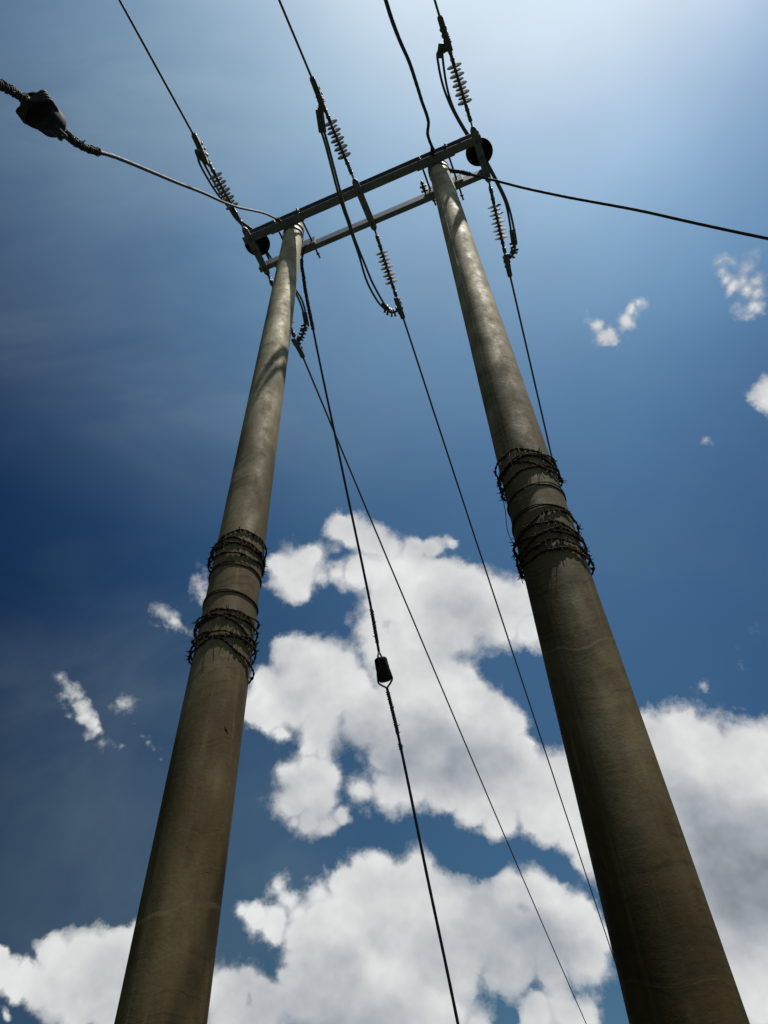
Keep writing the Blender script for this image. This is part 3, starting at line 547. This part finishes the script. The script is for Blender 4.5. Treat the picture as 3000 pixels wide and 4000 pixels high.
# ------------------------------------------------------------------ pin insulators at the arm ends
def pin_insulator():
    root = thing('pin_insulator', '', 'insulator', Matrix.Identity(4), 'round pin insulators on the crossarm ends')
    Mx = axes((0, 0, 0), (0, 0, 1), (0, 1, 0))
    bm = bmesh.new()
    lathe(bm, Mx, [(-0.02, 0.03), (-0.055, 0.120), (-0.05, 0.135), (-0.028, 0.131), (0.01, 0.085), (0.035, 0.062), (0.028, 0.098), (0.045, 0.104), (0.08, 0.066), (0.11, 0.048), (0.135, 0.040), (0.15, 0.040), (0.165, 0.052), (0.185, 0.050), (0.20, 0.035)], 48)
    sharp(link('porcelain_skirt', bm, M_PORC, root, mw=Matrix.Identity(4)), 50)
    bm = bmesh.new()
    lathe(bm, Mx, [(-0.29, 0.010), (-0.13, 0.010), (-0.129, 0.032), (-0.118, 0.032), (-0.117, 0.014), (-0.02, 0.014)], 16)
    nut(bm, Mx @ T(-0.275, 0, 0), 0.019, 0.01)
    link('pin', bm, M_FIT, root, mw=Matrix.Identity(4))
    bm = bmesh.new()
    coil(bm, [Mx @ Vector((0.14, 0, 0)), Mx @ Vector((0.155, 0, 0))], 0.042, 0.003, 0.005)
    link('tie_wire', bm, M_ALU, root, mw=Matrix.Identity(4))
    return root
pin0 = pin_insulator()
def copy_tree(root, mw, label):
    r = root.copy(); scene.collection.objects.link(r); r.matrix_basis = mw; r['label'] = label
    for ch in list(root.children):
        c = ch.copy(); scene.collection.objects.link(c); c.parent = r
        for g in list(ch.children):
            d = g.copy(); scene.collection.objects.link(d); d.parent = c
    return r
pin0.matrix_basis = TOWER @ T(-1.225, -0.01, 0.0)
pin0['label'] = 'dark round pin insulator on the left end of the crossarm'
copy_tree(pin0, TOWER @ T(1.222, 0.03, 0.0), 'dark round pin insulator on the right end of the crossarm')

# ------------------------------------------------------------------ strain insulators (local +X away from the crossarm)
def strain_insulator():
    root = thing('strain_insulator', '', 'insulator', Matrix.Identity(4), 'grey composite strain insulators dead ending the conductors')
    I = Matrix.Identity(4)
    bm = bmesh.new()       # shackle
    P = [(0.075, 0.020, 0)] + [(0.02 - 0.026 * math.sin(t), 0.024 * math.cos(t), 0) for t in [math.pi * k / 8 for k in range(9)]] + [(0.075, -0.020, 0)]
    P = [Vector((p[0], p[2], p[1])) for p in P]
    tube(bm, spline(P, 0.01), 0.0075, 8)
    lathe(bm, axes((0.066, 0, -0.038), (0, 0, 1), (1, 0, 0)), [(0, .008), (.076, .008)], 10)
    nut(bm, axes((0.066, 0, 0.034), (0, 0, 1), (1, 0, 0)), 0.015, 0.008)
    link('shackle', bm, M_FIT, root, mw=I)
    def clevis(x):
        bm = bmesh.new()
        box(bm, T(x, 0, 0.017), 0.024, 0.017, 0.006, 0.003); box(bm, T(x, 0, -0.017), 0.024, 0.017, 0.006, 0.003)
        box(bm, T(x - 0.02, 0, 0), 0.010, 0.018, 0.022, 0.004)
        lathe(bm, axes((x + 0.006, 0, -0.034), (0, 0, 1), (1, 0, 0)), [(0, .011), (.012, .011), (.012, .007), (.056, .007), (.056, .012), (.068, .012)], 10)
        tube(bm, [(x + 0.006, -0.008, 0.034), (x + 0.012, -0.016, 0.045), (x + 0.02, -0.026, 0.046)], 0.0022, 5)
        link('clevis', bm, M_FIT, root, mw=I)
    clevis(0.10); clevis(0.70)
    bm = bmesh.new()
    lathe(bm, I, [(0.072, 0.008), (0.105, 0.009), (0.125, 0.013), (0.135, 0.016), (0.165, 0.016), (0.168, 0.021), (0.182, 0.021), (0.185, 0.017), (0.225, 0.016)], 16)
    link('end_fitting', bm, M_FIT, root, mw=I)
    bm = bmesh.new()
    lathe(bm, I, [(0.575, 0.016), (0.612, 0.017), (0.615, 0.021), (0.628, 0.021), (0.632, 0.016), (0.66, 0.015), (0.69, 0.010), (0.735, 0.009)], 16)
    link('end_fitting', bm, M_FIT, root, mw=I)
    bm = bmesh.new(); lathe(bm, I, [(0.222, 0.0135), (0.578, 0.0135)], 16)
    link('core_rod', bm, M_RUBBER, root, mw=I)
    for k in range(9):
        x = 0.24 + k * 0.0395; r = 0.070 if k % 2 == 0 else 0.052
        bm = bmesh.new()
        lathe(bm, T(x, 0, 0), [(-0.004, 0.0137), (0.002, r * .5), (0.0075, r - 0.004), (0.0085, r), (0.010, r), (0.0105, r - 0.003), (0.009, r * .5), (0.010, 0.020), (0.014, 0.0137)], 36, cap=False)
        link('shed', bm, M_POLY, root, mw=I)
    return root
M_RUBBER = metal('grey_housing', (0.10, 0.10, 0.115), (0.14, 0.14, 0.155), 0.6, 0.0, 20)
ins0 = strain_insulator()

# strain clamp: a bolted shoe that grips the conductor beyond the insulator (local +X towards the span)
def strain_clamp():
    root = thing('strain_clamp', '', 'clamp', Matrix.Identity(4), 'bolted strain clamps gripping the conductors')
    I = Matrix.Identity(4)
    bm = bmesh.new()
    poly = [(-0.012, 0.014), (0.02, 0.018), (0.07, 0.014), (0.20, 0.020), (0.205, -0.016), (0.14, -0.024), (0.08, -0.040), (0.03, -0.075), (-0.02, -0.105), (-0.05, -0.112), (-0.054, -0.086), (-0.025, -0.066), (0.0, -0.045), (-0.006, -0.020), (-0.016, -0.006)]
    prism(bm, I, poly, 0.025, 0.004)
    lathe(bm, T(0, 0, 0), [(0.195, 0.017), (0.203, 0.022), (0.214, 0.022), (0.218, 0.014)], 12)
    link('shoe', bm, M_FIT, root, mw=I, smooth=False)
    for k, (x, z) in enumerate(((0.055, 0.0), (0.105, 0.0), (0.02, -0.055))):
        bm = bmesh.new()
        tube(bm, [(x, -0.022, z - 0.03), (x, -0.022, z + 0.034)], 0.0055, 8); tube(bm, [(x, 0.022, z - 0.03), (x, 0.022, z + 0.034)], 0.0055, 8)
        box(bm, T(x, 0, z + 0.024), 0.014, 0.032, 0.005, 0.002)
        for y in (-0.022, 0.022): nut(bm, axes((x, y, z + 0.036), (0, 0, 1), (1, 0, 0)), 0.011, 0.006)
        link('u_bolt', bm, M_FIT, root, mw=I)
    bm = bmesh.new()
    lathe(bm, axes((0.0, -0.03, 0.0), (0, 1, 0), (0, 0, 1)), [(0, .012), (.010, .012), (.010, .008), (.05, .008), (.05, .013), (.062, .013)], 10)
    link('hinge_pin', bm, M_FIT, root, mw=I)
    return root
clamp0 = strain_clamp()

EYE = 0.256
dead_ends = []      # (hinge point, direction, clamp matrix)
spec = [(-1.22, -1, 'left'), (0.0, -1, 'middle'), (1.22, -1, 'right'), (-1.22, 1, 'left'), (0.0, 1, 'middle'), (1.22, 1, 'right')]
NAMES = {(-1.22, -1): 'grey ribbed strain insulator above the left end of the crossarm, dark wire crossing in front',
         (0.0, -1): 'grey ribbed strain insulator above the middle of the crossarm',
         (1.22, -1): 'grey ribbed strain insulator topmost in the picture, above the crossarm\'s right end',
         (-1.22, 1): 'strain insulator below the crossarm\'s left end, mostly hidden behind the left pole',
         (0.0, 1): 'grey ribbed strain insulator hanging in the open gap between both poles below the crossarm',
         (1.22, 1): 'grey ribbed strain insulator to the right of the right pole below the crossarm'}
CN = {(-1.22, -1): 'dark strain clamp on the leftmost conductor leaving the top edge',
      (0.0, -1): 'dark strain clamp above the middle insulator, between the other two upper clamps',
      (1.22, -1): 'bluish strain clamp nearest the top edge of the picture',
      (-1.22, 1): 'dark strain clamp just right of the left pole below the crossarm',
      (0.0, 1): 'dark strain clamp at the bottom of the middle jumper loop between the poles',
      (1.22, 1): 'dark strain clamp right of the right pole, below its insulator'}
first = True
for a, sgn, nm in spec:
    if sgn < 0: d = (-NN - ZZ * 0.06 + UU * 0.006)
    else: d = (NN * 1.0 - UU * {-1.22: 0.05, 0.0: 0.07, 1.22: 0.085}[a] - ZZ * 0.145)
    d = d.normalized(); p0 = W((a, sgn * EYE, -0.262))
    Mi = axes(p0, d)
    hinge = p0 + d * 0.765
    if sgn < 0: Mc = axes(hinge, d)
    else: Mc = axes(hinge, d)
    if first:
        ins0.matrix_basis = Mi; ins0['label'] = NAMES[(a, sgn)]
        clamp0.matrix_basis = Mc; clamp0['label'] = CN[(a, sgn)]
        first = False
    else:
        copy_tree(ins0, Mi, NAMES[(a, sgn)]); copy_tree(clamp0, Mc, CN[(a, sgn)])
    dead_ends.append((a, sgn, hinge, d))

# ------------------------------------------------------------------ conductors
CL = {(-1.22, -1): 'leftmost thin conductor running from its clamp up out of the top edge',
      (0.0, -1): 'thin conductor from the middle upper clamp out of the top edge',
      (1.22, -1): 'short visible conductor at the topmost clamp by the top edge, right of the guy wire',
      (-1.22, 1): 'thin conductor from beside the left pole down across the clouds to the bottom edge',
      (0.0, 1): 'thin conductor from the middle clamp down to the foot of the right pole',
      (1.22, 1): 'thin conductor from the right clamp down behind the right pole'}
FARDIR = {-1.22: -0.0605, 0.0: -0.0665, 1.22: -0.078}
for a, sgn, hinge, d in dead_ends:
    st = hinge + d * 0.02
    if sgn < 0: hd = (-NN + UU * 0.004 * (1 if a > -1 else -1)); s0 = -0.062; L = 55
    else: hd = (NN + UU * FARDIR[a]); s0 = -0.128; L = 70
    hd = hd.normalized(); P = []
    for i in range(111):
        x = L * (i / 110) ** 1.5
        P.append(st + hd * x + ZZ * (s0 * x - s0 * 0.9 / L * x * x))
    bm = bmesh.new(); tube(bm, P, 0.0105, 10, lobes=5, pitch=0.2, depth=0.06)
    o = link('power_line', bm, M_ALU, origin=st)
    tag(o, CL[(a, sgn)], 'power line', 'conductors strung from the tower')

# ------------------------------------------------------------------ jumpers
def block(bm, p, d, L, wid, th, zh=(0, 0, 1)):
    box(bm, axes(p, d, zh), L / 2, wid / 2, th / 2, 0.006)
def jumper(label, kl, kr, tail, clamp_pts, near_tail):
    PL = [W(p) for p in PATHS[kl]]; PR = [W(p) for p in PATHS[kr]]
    root = thing('jumper', label, 'jumper cable', PL[len(PL) // 2], 'jumper loops past the crossarm')
    for P in (PL, PR):
        bm = bmesh.new(); tube(bm, spline(P, 0.03), 0.0115, 10); link('wire', bm, M_ALU, root)
    if tail:
        P = spline([W(p) for p in PATHS[tail]], 0.012)
        bm = bmesh.new(); tube(bm, P, 0.013, 10); link('tail', bm, M_ALU, root)
        L = sum((P[i + 1] - P[i]).length for i in range(len(P) - 1)); n = max(4, int(L / 0.036)); F = frames(P)
        bm = bmesh.new()     # row of plate clamps along the tail
        for k in range(n):
            i = int((k + .5) / n * (len(P) - 1)); t, u_, v_ = F[i]
            M_ = axes(P[i], (t + 0.45 * UU).normalized(), ZZ)
            box(bm, M_, 0.008, 0.036, 0.026, 0.003); box(bm, M_ @ T(0.004, 0.012, 0.012), 0.006, 0.018, 0.032, 0.003)
            nut(bm, M_ @ T(0.0, 0.034, -0.02), 0.010, 0.012)
        link('plate_clamp', bm, M_FIT, root)
    for p, d, L, wid, th in clamp_pts:
        bm = bmesh.new(); block(bm, p, d, L, wid, th)
        for s in (-0.3, 0.0, 0.3):
            nut(bm, axes(p + Vector(d).normalized() * s * L - ZZ * (th / 2 + 0.005), (0, 0, 1), UU), 0.012, 0.007)
        link('clamp_block', bm, M_FIT, root)
    if near_tail:
        P = spline(near_tail, 0.012); bm = bmesh.new(); tube(bm, P, 0.026, 10)
        coil(bm, P, 0.028, 0.0045, 0.022, 6, 0.2)
        link('armour_wrap', bm, M_ALU, root)
    return root
nd = {(a, s): (h, d) for a, s, h, d in dead_ends}
def mid2(k1, k2, i, j): return (W(PATHS[k1][i]) + W(PATHS[k2][j])) / 2
def tailpts(key, q):
    h, d = nd[key]; M_ = axes(h, d)
    return [M_ @ Vector((0.075, 0, -0.05)), M_ @ Vector((0.0, 0, -0.085)), q]
q = mid2('jm_l', 'jm_r', 0, 0); q2 = mid2('jm_l', 'jm_r', 2, 2)
e = mid2('jm_l', 'jm_r', -1, -1); e0 = mid2('jm_l', 'jm_r', -2, -2)
jumper('pair of jumper wires looping down in front of the crossarm between the poles', 'jm_l', 'jm_r', 'jm_tail',
       [((q + q2) / 2, q2 - q, (q2 - q).length + 0.05, 0.070, 0.05), ((e + e0) / 2 + (e - e0) * 0.25, e - e0, 0.11, 0.055, 0.035)], tailpts((0.0, -1), q))
q = mid2('jr_l', 'jr_r', 0, 0); e = mid2('jr_l', 'jr_r', -1, -1); e0 = mid2('jr_l', 'jr_r', -2, -2); t0 = W(PATHS['jr_tail'][0])
jumper('pair of jumper wires curving round the right end of the crossarm over its round insulator', 'jr_l', 'jr_r', 'jr_tail',
       [(q, W(PATHS['jr_l'][2]) - q, 0.13, 0.055, 0.036), (e + (t0 - e) * 0.2, e - e0, 0.15, 0.062, 0.036)], tailpts((1.22, -1), q))
q = mid2('jl_l', 'jl_r', 0, 0); e = mid2('jl_l', 'jl_r', -1, -2); e0 = mid2('jl_l', 'jl_r', -2, -3); t0 = W(PATHS['jl_tail'][0])
jumper('pair of jumper wires round the left end of the crossarm, partly behind the left pole', 'jl_l', 'jl_r', 'jl_tail',
       [(q, W(PATHS['jl_l'][2]) - q, 0.12, 0.055, 0.036), ((e + e0) / 2 + (e - e0) * .3, e - e0, 0.13, 0.055, 0.036)], tailpts((-1.22, -1), q))

# ------------------------------------------------------------------ guy wires and their block insulators
def guy(key, label, r, grips, ends='none'):
    P = [W(p) for p in PATHS[key]]
    root = thing('guy_wire', label, 'guy wire', P[0], 'guy wires holding the poles')
    bm = bmesh.new(); S = spline(P, 0.05); tube(bm, S, r, 12, lobes=6, pitch=0.12, depth=0.05); link('strand', bm, M_GUY, root)
    for (at, L, rr) in grips:     # wire grips wound on the strand, at distance `at` from its start
        seg, s = [], 0
        for i in range(len(S) - 1):
            l = (S[i + 1] - S[i]).length
            for k in range(6):
                ss = s + l * k / 6
                if at <= ss <= at + L: seg.append(S[i].lerp(S[i + 1], k / 6))
            s += l
        if len(seg) < 3: continue
        bm = bmesh.new(); tube(bm, seg, r * 1.25 * rr, 8); coil(bm, seg, r * 1.35 * rr, 0.0026, 0.018, 5, 0.4)
        n = len(seg)
        for q_ in (0.15, 0.45, 0.8, 0.97):
            p = seg[int(q_ * (n - 1))]; v = Vector((random.uniform(-1, 1), random.uniform(-1, 1), random.uniform(-.6, .6))).normalized()
            tube(bm, spline([p, p + v * 0.020, p + v * 0.028 + ZZ * 0.010], 0.006), 0.0026, 5)
        link('grip', bm, M_GUY, root)
    return root, P
def length(P): return sum((P[i + 1] - P[i]).length for i in range(len(P) - 1))
def guy_block(ka, kb, label, wd, ln, roll):
    A, B = W(PATHS[ka][-1]), W(PATHS[kb][0]); d = (B - A).normalized(); c = (A + B) / 2
    Mx = axes(c, d, roll)
    root = thing('guy_insulator', label, 'insulator', Mx, 'porcelain strain blocks in the guy wires')
    bm = bmesh.new(); seg = 40; rings = []
    for i in range(21):
        u = -1 + i / 10; x = u * ln / 2
        ring = []
        for k in range(seg):
            th = 2 * math.pi * k / seg
            r = wd / 2 * min(1.0, (1 - abs(u) ** 10 * 0.22))
            y, z = r * math.cos(th), r * math.sin(th)
            # saddles cut across at right angles near either end
            if u < 0: z *= 1 - 0.05 * math.exp(-((u + 0.62) / 0.25) ** 2)
            else: y *= 1 - 0.05 * math.exp(-((u - 0.62) / 0.25) ** 2)
            ring.append(bm.verts.new(Mx @ Vector((x, y, z))))
        rings.append(ring)
    for i in range(20):
        for k in range(seg): bm.faces.new((rings[i][k], rings[i][(k + 1) % seg], rings[i + 1][(k + 1) % seg], rings[i + 1][k]))
    bm.faces.new(list(reversed(rings[0]))); bm.faces.new(rings[-1])
    sharp(link('porcelain_block', bm, M_PORC, root, origin=c), 45)
    return root, Mx, d
def loop(parent, p_end, Mx, sx, axis, wd, ln, r, n=2):
    """strand eye through the block: from the wire end round the far saddle"""
    for k in range(n):
        bm = bmesh.new(); off = (k - (n - 1) / 2) * r * 2.1
        P = []
        for t in range(-8, 9):
            u = t / 8; x = sx * ln / 2 * (1 - 1.62 * math.cos(u * math.pi / 2) ** 0.8)
            lat = u * 1.0; w_ = (wd / 2 + r * 0.6) * (math.sin(lat * math.pi / 2))
            y, z = (w_, off) if axis == 'y' else (off, w_)
            P.append(Mx @ Vector((x, y, z)))
        P = [p_end] + P + [p_end]
        tube(bm, spline(P, 0.01), r, 8)
        link('eye', bm, M_GUY, parent)

PATHS['g1a'][-1] = (-0.5300, -2.0900, -4.6650)
def close_up(ka, kb, ln, gap):
    A, B = W(PATHS[ka][-1]), W(PATHS[kb][0]); d = (B - A).normalized(); c = (A + B) / 2
    inv = TOWER.inverted()
    PATHS[ka][-1] = tuple(inv @ (c - d * (ln / 2 + gap))); PATHS[kb][0] = tuple(inv @ (c + d * (ln / 2 + gap)))
close_up('g2a', 'g2b', 0.186, 0.055)
close_up('g1a', 'g1b', 0.19, 0.04)
g2a, P = guy('g2a', 'guy wire from the left pole top to the small block in the clouds', 0.0105, [(0.2, 0.9, 1.15), (length([W(p) for p in PATHS['g2a']]) - 0.36, 0.30, 1.0)])
g2b, P2 = guy('g2b', 'guy wire from the small dark block down to the bottom edge between the poles', 0.0105, [(0.02, 0.34, 1.0), (0.42, 0.05, 1.0)])
gb2, M2, d2 = guy_block('g2a', 'g2b', 'small dark block insulator in the guy wire before the clouds', 0.108, 0.186, UU)
loop(g2a, P[-1], M2, -1, 'y', 0.104, 0.186, 0.0075, 1); loop(g2b, P2[0], M2, 1, 'z', 0.104, 0.186, 0.0075, 1)
g1a, P = guy('g1a', 'thick guy wire from the left pole top curving to the big block at the left', 0.0095, [(0.16, 0.16, 1.1), (length([W(p) for p in PATHS['g1a']]) - 0.42, 0.40, 1.25)])
g1b, P2 = guy('g1b', 'short guy wire between the big block and the left picture edge', 0.0095, [(0.0, 0.30, 1.25)])
gb1, M1, d1 = guy_block('g1a', 'g1b', 'big dark block insulator bound with wire near the left edge', 0.118, 0.19, UU + ZZ * 0.6)
loop(g1a, P[-1], M1, -1, 'y', 0.118, 0.19, 0.006, 3); loop(g1b, P2[0], M1, 1, 'z', 0.118, 0.19, 0.006, 4)
guy('g3', 'guy wire from the right pole top out to the right edge of the picture', 0.0120, [(0.0, 0.26, 1.1)])
guy('g4', 'wavy thick guy wire from the right pole top up out of the top edge', 0.0140, [(0.0, 0.14, 1.0)])

# ------------------------------------------------------------------ barbed wire and wire loops round the poles
def face_deg(side):
    c = axis_at(side, -5.5); return math.degrees(math.atan2(-c.y, -c.x))
def barbed(side, z0, z1, turns, label, seed):
    rnd = random.Random(seed); f0 = face_deg(side)
    c0 = axis_at(side, (z0 + z1) / 2)
    root = thing('barbed_wire', label, 'barbed wire', c0, 'barbed wire wound round the poles')
    n = int(turns * 90); ph = [rnd.uniform(0, 6.28) for _ in range(8)]
    P = []
    for i in range(n + 1):
        t = i / 90.0; th = f0 + 180 + 360 * t
        k = i / n
        z = z0 + (z1 - z0) * (k + 0.10 / turns * math.sin(2 * math.pi * t + ph[0])) + 0.024 * math.sin(2.3 * t * 2 * math.pi / 1.7 + ph[1]) + 0.009 * math.sin(t * 19 + ph[2]) + 0.004 * math.sin(t * 47 + ph[7]) + 0.05 * math.sin(math.radians(th - f0 - 180)) ** 1 * math.sin(ph[4] + t * 1.9) * 0.7
        off = 0.0035 + 0.0025 * (0.5 + 0.5 * math.sin(t * 11 + ph[3])) + 0.002 * max(0, math.sin(t * 5.3 + ph[5]))
        sidef = abs(math.sin(R(th - f0)))            # springs off the pole at its flanks
        off += 0.015 * sidef ** 10 * abs(math.sin(t * 3.1 + ph[6]))
        c = axis_at(side, z); rr = pole_radius(z) + off
        P.append(c + Vector((math.cos(R(th)), math.sin(R(th)), 0)) * rr)
    S = []
    for i in range(len(P) - 1):
        for k in range(3): S.append(P[i].lerp(P[i + 1], k / 3))
    S.append(P[-1]); F = frames(S)
    for q in (0, 1):
        bm = bmesh.new(); ss = 0; Q = []
        for i, p in enumerate(S):
            if i: ss += (p - S[i - 1]).length
            th = 2 * math.pi * ss / 0.055 + q * math.pi
            Q.append(p + (F[i][1] * math.cos(th) + F[i][2] * math.sin(th)) * 0.0030)
        tube(bm, Q, 0.0029, 5); link('strand', bm, M_RUST, root, origin=c0)
    ss = 0; nxt = 0.03
    for i in range(1, len(S)):
        ss += (S[i] - S[i - 1]).length
        if ss > nxt:
            nxt += rnd.uniform(0.085, 0.12); t, u_, v_ = F[i]; p = S[i]; bm = bmesh.new()
            coil(bm, [p - t * 0.007, p + t * 0.007], 0.0055, 0.0019, 0.0045, 4)
            for s in (-1, 1):
                for g_ in (0, 1):
                    a_ = rnd.uniform(0, 6.28); v = (u_ * math.cos(a_) + v_ * math.sin(a_)) * s + t * rnd.uniform(-.5, .5)
                    v.normalize(); q0 = p + t * (0.006 * (g_ * 2 - 1))
                    tube(bm, [q0, q0 + v * 0.012, q0 + v * rnd.uniform(0.020, 0.028)], lambda k: 0.0026 - 0.0013 * k, 4)
            link('barb', bm, M_RUST, root, origin=p)
    # binding wires that hold the turns together
    for k in range(4):
        a_ = f0 + rnd.uniform(-60, 60)
        bm = bmesh.new(); zz = [z0 + (z1 - z0) * u for u in (0, .35, .7, 1.02)]
        tube(bm, spline([axis_at(side, z) + Vector((math.cos(R(a_ + rnd.uniform(-4, 4))), math.sin(R(a_ + rnd.uniform(-4, 4))), 0)) * (pole_radius(z) + rnd.uniform(.010, .022)) for z in zz], 0.02), 0.0014, 4)
        link('binding', bm, M_RUST, root, origin=c0)
def wire_loop(side, z, label, seed, extra=False):
    rnd = random.Random(seed); f0 = face_deg(side); c0 = axis_at(side, z)
    root = thing('wire_loop', label, 'wire', c0, 'plain wire loops round the poles')
    for q in (0, 1):
        bm = bmesh.new(); P = []; ph = rnd.uniform(0, 6)
        for i in range(121):
            th = f0 + 3 * i; u = R(th)
            zz = z + 0.010 * math.sin(u * 2 + ph) * (1 if q else .4) + q * 0.006
            side_off = 0.0 * max(0, math.sin(R(th - f0))) ** 6
            P.append(axis_at(side, zz) + Vector((math.cos(u), math.sin(u), 0)) * (pole_radius(zz) + 0.0025 + 0.002 * q + side_off))
        tube(bm, P, 0.0028, 6, cap=False); link('turn', bm, M_RUST, root, origin=c0)
    if extra:
        bm = bmesh.new(); a_ = f0 - 93
        pts = [(-5.22, .012, 0), (-5.36, .016, 2), (-5.50, .026, 0), (-5.62, .012, 3), (-5.74, .018, 0), (-5.84, .012, 0)]
        tube(bm, spline([axis_at(side, zz) + Vector((math.cos(R(a_ + j)), math.sin(R(a_ + j)), 0)) * (pole_radius(zz) + o) for zz, o, j in pts], 0.02), 0.0018, 5)
        link('loose_end', bm, M_RUST, root, origin=c0)
barbed(-1, -5.03, -5.20, 4.98, 'upper coil of rusty barbed wire round the left pole', 11)
barbed(-1, -5.56, -5.83, 5.98, 'lower coil of rusty barbed wire round the left pole', 23)
barbed(1, -5.11, -5.27, 4.98, 'upper coil of rusty barbed wire round the right pole', 35)
barbed(1, -5.61, -5.84, 5.98, 'lower coil of rusty barbed wire round the right pole', 47)
wire_loop(-1, -5.275, 'plain wire loop just under the upper barbed coil of the left pole', 1)
wire_loop(-1, -5.475, 'plain wire loop just above the lower barbed coil of the left pole', 2)
wire_loop(1, -5.395, 'plain wire loop just under the upper barbed coil of the right pole', 3)
wire_loop(1, -5.545, 'plain wire loop with a loose end, above the lower barbed coil of the right pole', 4, True)
